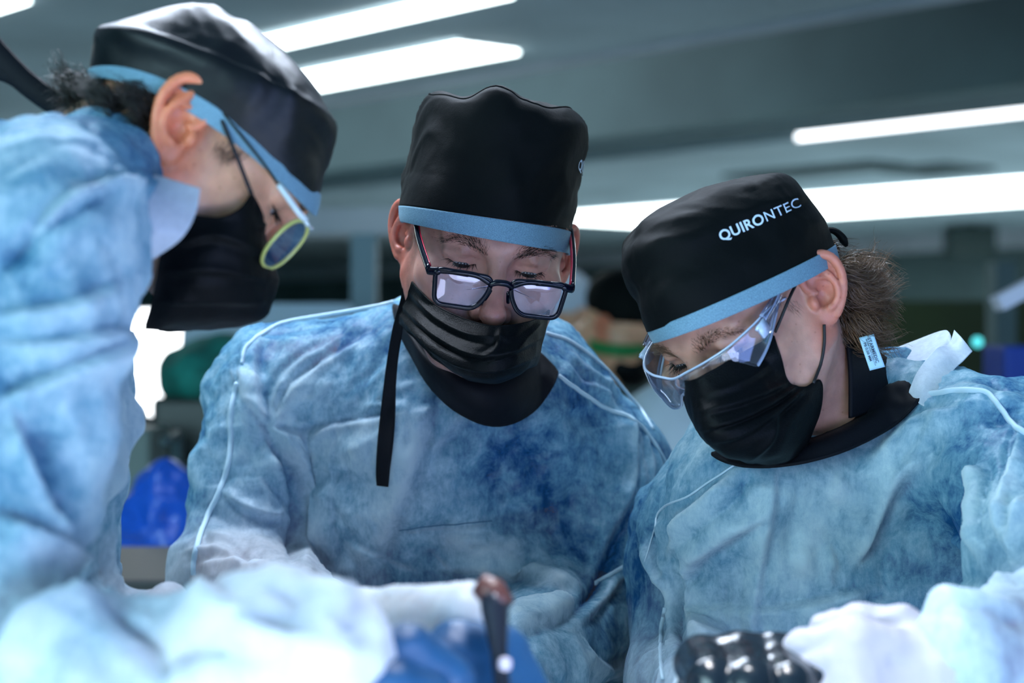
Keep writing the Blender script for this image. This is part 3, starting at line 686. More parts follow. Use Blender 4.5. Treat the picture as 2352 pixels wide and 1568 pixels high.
# lettering wraps round the side of the cap away from the camera, only its first letters show
def wrap_text(Lf, row, col0, Vt, flip, tilt, lift=.0008):
    out = []
    ring = Lf.G[int(row)]; seg = np.linalg.norm(np.roll(ring, -1, 0)-ring, axis=1).mean(); rows = np.linalg.norm(Lf.G[int(row)+1]-Lf.G[int(row)], axis=1).mean(); cen = ring.mean(0)
    for x, y, _ in Vt:
        p = Lf.at(row+(y+x*tilt)/rows, col0+flip*x/seg); d = p-cen; d[2] = 0; out.append(p+d/np.linalg.norm(d)*lift)
    return np.array(out)
mesh('lettering', wrap_text(LC, 31, 153.2, Vt, 1, 0., .0014), Ft, M['white_print'], capC, False)
# mask
mg = [[(948, 648, 1.70), (985, 690, 1.665), (1040, 722, 1.635), (1100, 743, 1.612), (1143, 750, 1.606), (1195, 744, 1.615), (1235, 732, 1.645), (1262, 712, 1.675)],
      [(937, 680, 1.71), (978, 735, 1.655), (1035, 770, 1.625), (1095, 790, 1.600), (1140, 794, 1.596), (1190, 787, 1.605), (1230, 770, 1.635), (1254, 745, 1.67)],
      [(926, 712, 1.715), (965, 775, 1.655), (1025, 815, 1.62), (1085, 835, 1.60), (1135, 838, 1.596), (1185, 828, 1.607), (1225, 805, 1.635), (1246, 788, 1.67)],
      [(916, 740, 1.72), (968, 795, 1.67), (1025, 842, 1.635), (1078, 866, 1.615), (1130, 872, 1.612), (1180, 860, 1.622), (1218, 842, 1.645), (1233, 836, 1.675)],
      [(932, 745, 1.74), (980, 792, 1.70), (1035, 845, 1.68), (1082, 872, 1.67), (1130, 878, 1.665), (1176, 866, 1.67), (1208, 845, 1.685), (1222, 835, 1.70)]]
mg = [[W(*p) for p in r] for r in mg]
mkC = put_mask(pC, mg, oC['bvh'], [([(925, 700), (990, 765), (1070, 810), (1140, 815), (1225, 785)], 7, .0035, .9), ([(920, 725), (980, 790), (1050, 835), (1130, 850), (1215, 825)], 7, .0035, .9),
   ([(942, 670), (1000, 730), (1080, 770), (1160, 775)], 8, .003, .7), ([(1150, 755), (1140, 800), (1100, 830)], 8, .003, .5), ([(1240, 745), (1180, 800), (1130, 830)], 8, .0025, .5)])
cord(mkC, [(944, 540, 1.735), (940, 590, 1.725), (942, 630, 1.715), (952, 652, 1.703)], .0016)
# ribbon of the collar hanging at the side
Rb = np.array([[W(929, 622, 1.72), W(936, 622, 1.72)], [W(922, 680, 1.725), W(934, 682, 1.725)], [W(903, 745, 1.74), W(926, 750, 1.74)], [W(888, 830, 1.77), W(913, 835, 1.77)], [W(878, 910, 1.782), W(908, 912, 1.782)],
   [W(868, 1000, 1.785), W(902, 1003, 1.785)], [W(863, 1080, 1.785), W(893, 1082, 1.785)], [W(865, 1115, 1.785), W(889, 1118, 1.785)]])
Rp = patch(Rb, 60, 8); v = Rp.reshape(-1, 3)
for i in range(len(v)):
    x, y = proj(v[i:i+1])[0]; p = hit(oC['gbvh'], x, y)
    if p is not None and p[1]-.004 < v[i, 1]: v[i] = W(x, y, p[1]-.004)
Rp = v.reshape(60, 8, 3)
for _ in range(10): Rp[1:-1] = .25*Rp[:-2]+.5*Rp[1:-1]+.25*Rp[2:]
solid(mesh('collar_ribbon', Rp.reshape(-1, 3), gridfaces(60, 8), M['collar'], pC), .0018)
def put_collar(root, rings, bvh, vdir=(0, 1, 0), nu=40, nv=140, amp=.0018):
    L = Loft(rings, nu, nv, vdir); V = L.verts(); px = proj(V)
    for i in range(len(V)):
        if V[i, 1] > L.G[i//nv].mean(0)[1]+.02: continue
        p = hit(bvh, px[i, 0], px[i, 1])
        if p is not None and V[i, 1]-.05 < p[1] < V[i, 1]+.003: V[i] = W(px[i, 0], px[i, 1], p[1]-.004)
    A = V.reshape(nu, nv, 3)
    for _ in range(4): A[1:-1] = .5*A[1:-1]+.125*(A[:-2]+A[2:]+np.roll(A, 1, 1)[1:-1]+np.roll(A, -1, 1)[1:-1])
    V = A.reshape(-1, 3); V += amp*fbm(V, 18., 3)[:, None]*np.array([.5, 1, .5])
    o = mesh('neck_collar', V, L.faces(), M['collar'], root); solid(o, .003, 0); o['label'] = 'black thyroid collar round the neck'
    MB().add(*closed_tube(A[-1][::2], .0018, .0018, 6, (0, 0, 1))).build('hem', M['collar'], o)
    return o
put_collar(pC, [((940, 745), (1225, 815), 1.83, 1.83, .06, .085, 2, 0, 60), ((928, 722), (1238, 812), 1.83, 1.83, .068, .11, 2, 0, 110), ((918, 705), (1256, 828), 1.84, 1.84, .075, .118, 2, 0, 150), ((906, 700), (1278, 850), 1.86, 1.86, .08, .118, 2, 0, 178)], oC['gbvh'])
# eyes, lashes, brows
def hair_rows(name, h, curves, parent, mat, n, L, rad, out=(0, 1, .2), jit=.25, curl=.1, spread=0):
    roots, dirs, lens = [], [], []
    r2 = np.random.default_rng(11)
    for pts, dr in curves:
        P = cr(np.array(pts, float), n)
        for k in range(n):
            p = P[k]+r2.normal(size=3)*spread; roots.append(h.P(*p)); d0, d1 = np.array(dr[0], float), np.array(dr[1], float); d = d0+(d1-d0)*k/(n-1)
            dirs.append(h.M@(d/np.linalg.norm(d))); lens.append(L*(.7+.5*r2.random()))
    return strands(name, roots, dirs, lens, rad, mat, parent, curl=curl, jit=jit)
def face_hair(h, root, browmat, bvh, brow=True):
    for q in (1, -1):
        mb = MB(); a, b = np.meshgrid(np.linspace(0, np.pi, 15), np.linspace(0, 2*np.pi, 24, endpoint=False), indexing='ij'); S = np.stack([np.sin(a)*np.cos(b), np.sin(a)*np.sin(b), np.cos(a)], -1).reshape(-1, 3)
        ey = mesh('eye', h.PP(np.array([q*.0315, .0695, -.0040])+.0122*S), gridfaces(15, 24, True), M['sclera'], root)
        g = np.array([0, .93, -.36]); c = S[(S@g) > .83]; t = np.linspace(0, 2*np.pi, 24, endpoint=False); e1 = np.array([1., 0, 0]); e2 = np.cross(g, e1)
        V = np.concatenate([[g*.01195]]+[g*(.0117*math.cos(r_))+.0117*math.sin(r_)*(np.cos(t)[:, None]*e1+np.sin(t)[:, None]*e2) for r_ in (.28, .55)]); n_ = 24
        mesh('iris', h.PP(V*1.048+np.array([q*.0315, .0695, -.0040])), [(0, 1+j, 1+(j+1) % n_) for j in range(n_)]+[(1+j, 1+n_+j, 1+n_+(j+1) % n_, 1+(j+1) % n_) for j in range(n_)], M['iris'], ey)
        cs = []
        cs.append(([(q*.019, .0795, -.0030), (q*.027, .0822, -.0048), (q*.036, .0815, -.0050), (q*.0445, .0755, -.0030)], ((-q*.1, 1, -.35), (q*.7, .9, -.25))))
        hair_rows('eyelash', h, cs, root, M['lash'], 58, .0088, .00030, jit=.24, curl=.05)
    for q in (1, -1):
            cs = []
            for k in range(7):
                z = -.0085+k*.0013
                cs.append(([(q*.012, .0940, .018+z*.9), (q*.026, .0905, .0235+z), (q*.040, .0820, .0235+z*.8), (q*.050, .0725, .0165+z*.4)], ((q*.25, .35, .9), (q*.9, .25, -.25))))
            hair_rows('eyebrow', h, cs, root, browmat, 62, .0085, .00020, jit=.25, curl=.05, spread=.0008)
face_hair(hC, pC, M['hair_d'], None)
# eyeglasses of the middle person
def make_glasses(name, label, o, Mg, w, hgt, rad, gap, temple, kind):
    g = empty(name, o, label, 'eyeglasses', 'eyeglasses worn by the people'); X, Yv, Z = Mg[:, 0], Mg[:, 1], Mg[:, 2]     # right, forward, up
    at = lambda x, y, z: o+X*x+Yv*y+Z*z
    curve = lambda x: -.9*x*x
    fr = MB()
    for q in (1, -1):
        c = q*(w/2+gap/2); P = lens_shape(w, hgt, q)
        ring = np.array([at(c+x, curve(c+x), z) for x, z in P]); V, Fs = closed_tube(ring, .0021, .0020, 10, Yv); fr.add(V, Fs)
    return g, at, curve, fr
gMo = W(1147, 677, 1.592); gM = frame(8, 22, -7.4)
g, at, curve, fr = make_glasses('eyeglasses', 'black rectangular eyeglasses with red inner temples low on the nose of the middle person', gMo, gM, .0505, .0320, .0085, .0165, None, 'c')
fr.tube(cr(np.array([at(-.0105, .0, .0085), at(-.005, .0012, .0112), at(0, .0018, .0118), at(.005, .0012, .0112), at(.0105, .0, .0085)]), 16), .0024, 10, flat=1.2)
for q in (1, -1): fr.tube(cr(np.array([at(q*.010, .0, .0095), at(q*.022, -.0006, .0146), at(q*.040, -.0016, .0152), at(q*.056, -.0032, .0140)]), 20), .0026, 10)
for q in (1, -1):
    fr.tube(cr(np.array([at(q*.030, -.0005, .0150), at(q*.050, -.0022, .0150), at(q*.0585, -.0034, .0130), at(q*.0640, -.0060, .0118)]), 14), [.0020]*7+[.0028]*7, 10, flat=1.3)
    fr.tube(cr(np.array([at(q*.0080, -.003, .002), at(q*.0092, -.006, -.004), at(q*.0105, -.0085, -.009)]), 8), .0018, 8)
fr.build('frame', M['frame'], g)
for q in (1, -1):
    c = q*(.0500/2+.0165/2); P = lens_shape(.0500, .0315, q); rim = np.array([at(c+x, curve(c+x), z) for x, z in P]); ce = np.array(at(c, curve(c)+.0012, 0)); m = len(rim)
    V = [rim*(1-t)+ce*t for t in (0, .35, .7)]; V = [v+gM[:, 1]*b for v, b in zip(V, (0, .0005, .0007))]+[ce[None]+gM[:, 1]*.0002]; V = np.concatenate(V)
    Fs = [(a*m+j, a*m+(j+1) % m, (a+1)*m+(j+1) % m, (a+1)*m+j) for a in range(2) for j in range(m)]+[(2*m+j, 2*m+(j+1) % m, 3*m) for j in range(m)]
    mesh('lens', V, Fs, M['lens'], g)
for q in (1, -1):
    h0 = at(q*.0640, -.0050, .0120); e0 = hC.P(q*.0785, .004, .021); e1 = hC.P(q*.080, -.020, .012)
    P = cr(np.array([h0, h0*.5+e0*.5+gM[:, 0]*q*.002, e0, e1]), 30); t = MB().tube(P, .0022, 10, flat=1.7, nrm=gM[:, 2]).build('temple', M['frame'], g)
    inn = MB().tube(P[1:24]-gM[:, 0]*q*.0018, .0014, 8, flat=2.3, nrm=gM[:, 2]).build('temple_lining', M['red'], t); inn['label'] = 'red inner face of the temple'

# ================================================================ the person on the left
hL = Head(468, 330, 1.36, 99, 44, -4, .91)
pL = empty('person', (W(-60, 900, 1.35)[0], 1.36, 0), 'person at the left in profile, bending forward, shiny black cap, yellow-rimmed glasses', 'person', 'people in surgical gowns round the work')
armL = (W(78, 575, 1.16), W(-55, 1430, 1.10))
gL = [('e', W(-150, 960, 1.36), (.14, .16, .22)), ('e', W(-220, 1500, 1.40), (.15, .19, .33)), ('c', W(80, 530, 1.19), W(225, 430, 1.30), .072, .050), ('c', W(-80, 560, 1.30), W(170, 440, 1.36), .092, .050), ('c', W(60, 620, 1.50), W(190, 470, 1.40), .075, .050),
      ('arm', armL[0], armL[1], .066, .055), ('fore', W(260, 1598, 1.07), W(690, 1560, 1.03), .064, .061), ('fore', W(40, 1610, 1.09), W(260, 1598, 1.07), .066, .064, 1), ('fore', armL[1], W(60, 1620, 1.09), .055, .064, 1), ('arm', W(60, 700, 1.55), W(160, 1540, 1.48), .06, .055), ('fore', W(160, 1540, 1.48), W(1088, 1400, 1.13), .058, .027)]
HL = [hand_chain(W(628, 1540, 1.03), (.92, .2, .05), (.25, -.85, .3), (-.05, -.3, .95), .15, (1.3, 1.5, 1.6, 1.7), .8), hand_chain(W(1092, 1412, 1.125), (.30, -.35, -.85), (-.6, -.75, .1), (.85, -.2, .35), .16, (.9, 1.0, 1.1, 1.2), .8)]
crL = [([(60, 560), (140, 470), (250, 420), (330, 420)], 20, .007, 1), ([(0, 620), (120, 520), (260, 440)], 24, -.010), ([(0, 720), (150, 700), (270, 650)], 18, .006, 1), ([(0, 790), (120, 790), (240, 760), (300, 770)], 16, .006, 1), ([(0, 910), (130, 860), (290, 770)], 22, .008, 1),
      ([(40, 960), (100, 1100), (190, 1260)], 22, .008, 1), ([(325, 900), (280, 1040), (210, 1260)], 18, .008, 1), ([(0, 1180), (120, 1230), (200, 1280)], 22, .008, 1), ([(0, 1560), (100, 1420), (230, 1330)], 26, .010, 1), ([(230, 1350), (330, 1450), (360, 1560)], 26, -.010),
      ([(450, 1330), (560, 1420), (720, 1470)], 26, .007, 1), ([(700, 1310), (640, 1400), (520, 1440)], 22, .006, 1), ([(820, 1360), (780, 1440), (800, 1540)], 20, .006, 1), ([(870, 1420), (860, 1500), (880, 1560)], 12, .005, 1), ([(380, 1500), (460, 1480), (560, 1520)], 20, -.006)]
def whiteL(c): q = proj(c); return (q[:, 0] > 300) & (c[:, 1] < 1.25) & (q[:, 1] > 1150)
oL = person_layers(pL, hL, gL, 'l', (W(-60, 1620, 1.02)*[1, 1, 1], W(340, 170, 1.50)*[1, 1, 1]+[.12, 0, 0]), M['skin_l'], M['gown_l'], crL, .003, hands=HL, seed=3., neck=(W(240, 440, 1.36), W(60, 560, 1.37)), head_kw=dict(nose=.90, eargain=1.14, earflare=6, earout=.006), hf=.0035, tint_ear=(1.05, .62, .50))
YL = 1.355
capL, LL, BL = put_cap(pL, [
 ((212, 176), (728, 478), YL, YL, .080, .072, 2.1, 70, 0), ((218, 135), (738, 410), YL, YL, .081, .075, 2.2, 55, 0), ((228, 95), (750, 340), YL, YL, .080, .078, 2.3, 40, 0), ((240, 76), (762, 290), YL, YL, .077, .076, 2.4, 25, 0),
 ((275, 66), (748, 262), YL, YL, .071, .072, 2.4, 14, 0), ((330, 45), (708, 195), YL, YL, .062, .064, 2.3, 8, 0), ((395, 22), (650, 125), YL, YL, .050, .050, 2.2, 4, 0), ((455, 14), (575, 62), YL, YL, .025, .025, 2.1, 0, 0)],
 [((206, 172), (736, 446), YL, YL, .082, .0745, 2.1, 70, 0), ((206, 182), (733, 470), YL, YL, .0815, .0735, 2.1, 66, 0), ((208, 192), (726, 496), YL, YL, .080, .0725, 2.1, 62, 0)], 'cap_l', (0, 1, 0), wr=.0022, seed=4., hf=8.)
fit_skull(oL, LL, BL, hL)
def sidegrid(rows, Yh, back=True):
    G = []
    for S, N1, N2, Fr in rows:
        far = [(p[0], p[1], 2*Yh-p[2]) for p in (N2, N1)]
        G.append([W(*S), W(*N1), W(*N2), W(*Fr)]+[W(*p) for p in far])
    return G
mL = sidegrid([((578, 446, 1.300), (588, 462, 1.306), (597, 485, 1.325), (604, 520, 1.36)), ((545, 484, 1.287), (572, 505, 1.297), (598, 535, 1.318), (614, 570, 1.36)), ((500, 502, 1.283), (545, 535, 1.288), (595, 580, 1.312), (628, 615, 1.36)), ((430, 496, 1.282), (500, 570, 1.283), (585, 625, 1.308), (637, 648, 1.36)),
   ((394, 525, 1.283), (470, 630, 1.284), (560, 675, 1.310), (624, 692, 1.36)), ((374, 570, 1.286), (440, 675, 1.290), (520, 715, 1.318), (596, 734, 1.36)), ((354, 680, 1.292), (400, 725, 1.300), (460, 745, 1.325), (520, 753, 1.36)), ((334, 755, 1.305), (365, 757, 1.315), (400, 757, 1.335), (440, 757, 1.36))], 1.36)
mkL = put_mask(pL, mL, oL['bvh'], [([(400, 560), (500, 540), (610, 580)], 12, .0025, .6), ([(380, 620), (500, 620), (610, 640)], 12, .003, .6), ([(365, 690), (470, 690), (600, 690)], 12, .003, .5)], seed=2.)
cord(mkL, [(500, 250, 1.292), (515, 290, 1.283), (540, 350, 1.283), (578, 447, 1.298)], .0016)
cord(mkL, [(372, 372, 1.285), (368, 430, 1.287), (380, 500, 1.284), (400, 530, 1.282)], .0014)
face_hair(hL, pL, M['hair_d'], None)
for q in (1, -1): mesh_e = None
# short dark hair behind the ear and at the nape
def scalp_hair(name, h, n, test, L, rad, mat, root, lift=.0, ptest=lambda q: True, drop=0., back=(0, -.6, -.6), jit=.4, curl=.5, grav=.2, seg=7, wav=60, seed=1, clump=0):
    r2 = np.random.default_rng(seed); R, D, Ls = [], [], []; ax = np.array([.0735, .092, .078])
    for _ in range(120000):
        if len(R) >= n: break
        d = r2.normal(size=3); d /= np.linalg.norm(d); p = np.array([0, -.014, .040])+d*ax; p[2] -= drop*r2.random()
        if test(p) <= 0 or not ptest(proj(h.P(*p)[None])[0]): continue
        nn = d/ax; nn /= np.linalg.norm(nn); R.append(h.P(*(p+nn*lift*r2.random()))); v = nn*.55+np.array(back); D.append(h.M@(v/np.linalg.norm(v))); Ls.append(L*(.6+.6*r2.random()))
    print(name, 'hairs', len(R))
    return strands(name, R, D, Ls, rad, mat, root, curl=curl, grav=grav, seg=seg, wav=wav, jit=jit, clump=clump)
scalp_hair('hair', hL, 6000, lambda p: 1. if (p[1] < -.012 and p[2] < .09) else 0, .032, .0005, M['hair_d'], pL, .020, drop=.03, ptest=lambda q: q[0] < 380 and q[1] > 205 or q[0] < 232, back=(0, -.85, -.25), jit=.12, curl=.8, clump=110)
hair_rows('sideburn_hair', hL, [([(.0665, .016+k*.003, .022), (.0685, .014+k*.0026, .008), (.0695, .012+k*.002, -.006)], ((.15, .3, -1), (.15, .2, -1))) for k in range(8)], pL, M['hair_d'], 60, .008, .00018, jit=.3, spread=.0018)
# glasses, oval with a yellow rim
gl = empty('eyeglasses', W(660, 540, 1.33), 'eyeglasses with yellow oval rims and clear temples on the person at the left', 'eyeglasses', 'eyeglasses worn by the people')
hin = W(700, 503, 1.292)
def oval(cx, cy, a, b, ang, Y, dY, n=40):
    t = np.linspace(0, 2*np.pi, n, endpoint=False); u = np.array([math.cos(ang), math.sin(ang)]); w = np.array([-u[1], u[0]]); P = []
    for k in t:
        e = .85; x = a*np.sign(math.cos(k))*abs(math.cos(k))**e; y = b*np.sign(math.sin(k))*abs(math.sin(k))**e; q = u*x+w*y; P.append(W(cx+q[0], cy+q[1], Y+dY*y/b))
    return np.array(P)
fr = MB(); fr2 = MB(); lens_r = []
for Y, s in ((1.322, 1), (1.398, -1)):
    P = oval(654, 561, 68, 27, math.radians(-47), Y, .022*s); nrm = np.cross(P[10]-P[0], P[20]-P[0]); nrm /= np.linalg.norm(nrm); MB().add(*closed_tube(P, .0014, .0013, 8, nrm)).build('rim', M['yellow'], gl)['label'] = 'yellow-green oval rim'; lens_r.append((P, nrm))
MB().tube(cr(np.array([W(704, 512, 1.305), W(712, 522, 1.345), W(716, 524, 1.36), W(712, 522, 1.375), W(704, 512, 1.405)]), 14), .0016, 8).build('bridge', M['clearp'], gl)
for P, nrm in lens_r:
    V = np.concatenate([P, [P.mean(0)]]); mesh('lens', V, [(j, (j+1) % 40, 40) for j in range(40)], M['lens_l'], gl)
for dy in (0, .135):
    a = W(640, 425, 1.290+dy); t = MB().tube(cr(np.array([W(703, 506, 1.295+dy), W(685, 487, 1.290+dy), W(662, 455, 1.288+dy), a]), 14), .0022, 8).build('temple', M['clearp'], gl)
    MB().tube(cr(np.array([a, W(600, 368, 1.287+dy), W(545, 300, 1.285+dy), W(495, 240, 1.284+dy)]), 14), .0011, 8).build('wire', M['wire'], t)
# collar, gown flap, cords at the back
put_collar(pL, [((300, 640), (330, 300), 1.36, 1.36, .062, .062, 2, 0, 0), ((280, 700), (270, 310), 1.36, 1.36, .07, .07, 2, 0, 0), ((255, 720), (215, 330), 1.36, 1.36, .075, .075, 2, 0, 0)], oL['gbvh'], amp=.001)
fp = patch(np.array([[W(190, 285, 1.27), W(300, 385, 1.25), W(372, 405, 1.245), W(458, 432, 1.235)], [W(180, 330, 1.245), W(290, 420, 1.225), W(370, 455, 1.225), W(448, 490, 1.228)], [W(190, 400, 1.225), W(280, 470, 1.21), W(350, 510, 1.215), W(415, 548, 1.225)], [W(200, 480, 1.215), W(265, 560, 1.21), W(320, 585, 1.22), W(352, 595, 1.232)]]), 40, 50)
fv = fp.reshape(-1, 3); fv[:, 1] += .004*fbm(fv, 22., 2)
paled(solid(mesh('gown_flap', fv, gridfaces(40, 50), M['gown_l'], oL['gown'][0]), .0012), .85)
fp = patch(np.array([[W(250, 300, 1.255), W(300, 330, 1.26), W(325, 385, 1.27)], [W(210, 320, 1.235), W(265, 365, 1.235), W(300, 420, 1.24)], [W(170, 380, 1.215), W(230, 440, 1.215), W(260, 500, 1.22)]]), 30, 30); fv = fp.reshape(-1, 3); fv[:, 1] += .003*fbm(fv, 25., 2)
paled(solid(mesh('collar_band', fv, gridfaces(30, 30), M['gown_l'], oL['gown'][0]), .0012), .8)
for k, (pts, w) in enumerate((([(-60, 60), (20, 150), (80, 205), (185, 275)], .009), ([(-60, 150), (20, 170), (90, 215), (190, 275)], .007))):
    MB().tube(cr(np.array([W(x, y, 1.34) for x, y in pts]), 20), w, 8, flat=.35, nrm=[0, -1, 0]).build('collar_ribbon', M['collar'], pL)
# ================================================================ the person on the right
hR = Head(1706, 702, 1.6, -42, 36, 12, .92)
pR = empty('person', (W(1950, 1300, 1.72)[0], 1.72, 0), 'person at the right in clear safety glasses, lettered black cap over brown curls', 'person', 'people in surgical gowns round the work')
armR1 = (W(1610, 1265, 1.77), W(1580, 1560, 1.70)); armR2 = (W(2310, 1075, 1.60), W(2500, 1480, 1.38))
gR = [('e', W(1900, 1370, 1.735), (.175, .125, .24)), ('e', W(1930, 1800, 1.75), (.18, .14, .33)), ('c', W(1730, 1150, 1.67), W(1990, 1030, 1.685), .066, .070, 1), ('c', W(1620, 1265, 1.77), W(1800, 1145, 1.74), .064, .060), ('c', W(2275, 1065, 1.62), W(2050, 980, 1.70), .078, .062),
      ('arm', armR1[0], armR1[1], .056, .056), ('fore', armR1[1], W(1690, 1650, 1.36), .056, .042), ('arm', armR2[0], armR2[1], .076, .070), ('fore', armR2[1], W(2250, 1560, 1.205), .070, .046)]
HR = [hand_chain(W(2215, 1565, 1.195), (-.9, -.2, .06), (.1, .55, .75), (.2, -.75, .6), .165, (1.1, 1.2, 1.25, 1.3), .8), hand_chain(W(1690, 1618, 1.31), (.02, -.9, .40), (-.95, -.1, 0), (.0, .3, .95), .222, (.9, .95, 1.0, 1.05), 1.)]
crR = [([(1690, 1085), (1630, 1140), (1565, 1195), (1558, 1235), (1545, 1275)], 16, .0060, -1), ([(1768, 1183), (1672, 1241), (1606, 1291), (1581, 1335)], 16, .0065, 1), ([(1730, 1090), (1690, 1150), (1640, 1195), (1575, 1250)], 14, -.006), ([(1784, 1080), (1776, 1158), (1751, 1316), (1743, 1394), (1743, 1475)], 8, .0045, 1),
      ([(1581, 1394), (1743, 1397), (1797, 1394), (1913, 1374), (2004, 1349)], 16, .0050, 1), ([(1577, 1332), (1579, 1395), (1582, 1475)], 20, .0065, -1), ([(1560, 1380), (1556, 1430), (1560, 1480)], 9, -.008), ([(1909, 1250), (1920, 1300), (1909, 1318), (1921, 1357)], 6, .0035, 1), ([(1921, 1357), (1950, 1362), (1975, 1350)], 6, .0035, 1),
      ([(2124, 1055), (2046, 1150), (2004, 1250), (1975, 1295)], 34, .0065, 1), ([(2232, 1055), (2216, 1096), (2232, 1208), (2236, 1276)], 22, .0075, -1), ([(2332, 993), (2311, 1092), (2299, 1187), (2307, 1272)], 16, .0065, -1), ([(2352, 1150), (2330, 1220), (2310, 1275)], 8, .005, -1), ([(2190, 1090), (2165, 1200), (2150, 1290)], 40, -.0055), ([(2270, 1060), (2262, 1160), (2268, 1270)], 12, -.006),
      ([(1478, 1250), (1499, 1316), (1528, 1370), (1523, 1460)], 14, .0055, -1), ([(1500, 1230), (1515, 1300), (1540, 1350)], 8, .004, 1), ([(1525, 1190), (1520, 1250), (1535, 1330)], 8, .0045, -1), ([(2000, 1050), (2090, 960), (2180, 930)], 20, .004, 1), ([(2150, 890), (2230, 880), (2352, 900)], 8, .004, 1), ([(1880, 1180), (1860, 1260), (1830, 1330)], 40, .004, 0.), ([(1940, 1100), (1900, 1150)], 40, .003, 0.),
      ([(1860, 1480), (1960, 1420), (2060, 1360)], 10, .004, 1), ([(2352, 1420), (2250, 1410), (2130, 1440)], 18, .006, 1), ([(2060, 1480), (2150, 1430), (2200, 1390)], 14, .006, 1)]
def whiteR(c): q = proj(c); return (q[:, 0] < 2060) & (c[:, 1] < 1.33) & (q[:, 1] > 1330) & (q[:, 0] > 1790)
oR = person_layers(pR, hR, gR, 'r', (W(1460, 1590, 1.60)*[1, 0, 1]+[0, 1.15, 0], W(2360, 800, 1.75)*[1, 0, 1]+[0, 1.85, 0]), M['skin_r'], M['gown_r'], crR, .003, hands=HR, seed=7., neck=(W(1880, 960, 1.68), W(1920, 1110, 1.73)), head_kw=dict(nose=1.0, eargain=1.10, earflare=36, earout=.002), hf=.0032, pk=.45, tint_ear=(1., .66, .60))
YR = 1.585
capR, LR, BR = put_cap(pR, [
 ((1488, 762), (1912, 568), 1.55, 1.62, .092, .088, 2.2, -4, 0), ((1460, 702), (1890, 525), 1.55, 1.62, .094, .090, 2.3, -2, 0), ((1440, 640), (1872, 492), 1.56, 1.62, .094, .090, 2.4, 0, 0), ((1434, 592), (1858, 472), 1.56, 1.62, .092, .089, 2.5, 0, 0),
 ((1440, 560), (1842, 452), 1.57, 1.61, .088, .086, 2.6, 0, 0), ((1462, 528), (1818, 426), 1.57, 1.61, .080, .078, 2.5, 0, 0), ((1510, 490), (1786, 412), 1.58, 1.60, .064, .062, 2.4, 0, 0), ((1600, 446), (1715, 420), 1.58, 1.60, .028, .028, 2.2, 0, 0)],
 [((1486, 757), (1914, 562), 1.55, 1.62, .094, .090, 2.2, -5, 0), ((1492, 772), (1919, 580), 1.55, 1.62, .0935, .0895, 2.2, -7, 0), ((1501, 788), (1924, 597), 1.55, 1.62, .092, .088, 2.2, -9, 0)], 'cap', (0, 1, 0), wr=.0022, seed=9., hf=9.)
fit_skull(oR, LR, BR, hR)
cbv = BVHTree.FromPolygons([tuple(v) for v in LR.verts()], [tuple(int(i) for i in q) for q in LR.faces()])
def px_text(parent, bvh, runs, org, ux, mat, scale, lift=.0008, name='lettering', up=None):
    lift = max(lift, .0013)
    """letters laid on a surface along a baseline"""
    ux = np.array(ux, float); ux /= np.hypot(*ux); uy = np.array([ux[1], -ux[0]]); x0 = 0; VV, FF, n = [], [], 0
    for s, bold, adv in runs:
        V, Fs = text_mesh(s, 1., bold, 1.05); V = V.copy(); w = V[:, 0].max(); V[:, 0] += x0; x0 += w+adv; VV.append(V); FF += [[i+n for i in f] for f in Fs]; n += len(V)
    V = np.concatenate(VV); P = []
    for x, y, _ in V:
        q = np.array(org)+ux*x*scale+uy*y*scale; p = hit(bvh, q[0], q[1], lift); P.append(p if p is not None else W(q[0], q[1], 1.5))
    return mesh(name, np.array(P), FF, mat, parent, False)
px_text(capR, cbv, [('QUIRO', .022, .06), ('NTEC', 0., 0)], (1655, 555), (124, -54), M['white_print'], 33.5)
for pts, w in (([(1880, 530, 1.60), (1912, 529, 1.60), (1932, 543, 1.60), (1945, 566, 1.60)], .0085), ([(1838, 470, 1.62), (1852, 468, 1.63), (1862, 476, 1.63), (1860, 492, 1.63)], .004), ([(1895, 545, 1.66), (1915, 560, 1.68), (1925, 580, 1.69)], .004)):
    MB().tube(cr(np.array([W(*p) for p in pts]), 16), np.linspace(w*.5, w, 16)*np.concatenate([np.ones(13), [.8, .6, .3]]), 8, flat=.5).build('tie', M['cap'], capR)
mR = [[W(*p) for p in r] for r in [
 [(1776, 772, 1.535), (1705, 812, 1.510), (1640, 850, 1.500), (1590, 874, 1.505), (1566, 872, 1.54), (1560, 860, 1.58)], [(1795, 828, 1.532), (1725, 860, 1.505), (1655, 895, 1.492), (1600, 920, 1.498), (1578, 920, 1.535), (1570, 910, 1.58)],
 [(1812, 878, 1.532), (1740, 905, 1.50), (1665, 942, 1.486), (1611, 966, 1.492), (1590, 965, 1.53), (1590, 950, 1.58)], [(1848, 890, 1.540), (1770, 950, 1.505), (1690, 985, 1.488), (1630, 1003, 1.495), (1608, 1000, 1.535), (1610, 990, 1.58)],
 [(1884, 876, 1.555), (1805, 985, 1.515), (1720, 1020, 1.50), (1656, 1032, 1.505), (1632, 1026, 1.54), (1640, 1015, 1.58)], [(1882, 950, 1.565), (1820, 1030, 1.535), (1752, 1052, 1.52), (1695, 1058, 1.525), (1670, 1048, 1.55), (1680, 1035, 1.58)],
 [(1850, 1030, 1.58), (1815, 1056, 1.56), (1775, 1067, 1.55), (1738, 1066, 1.555), (1710, 1058, 1.57), (1720, 1040, 1.59)]]]
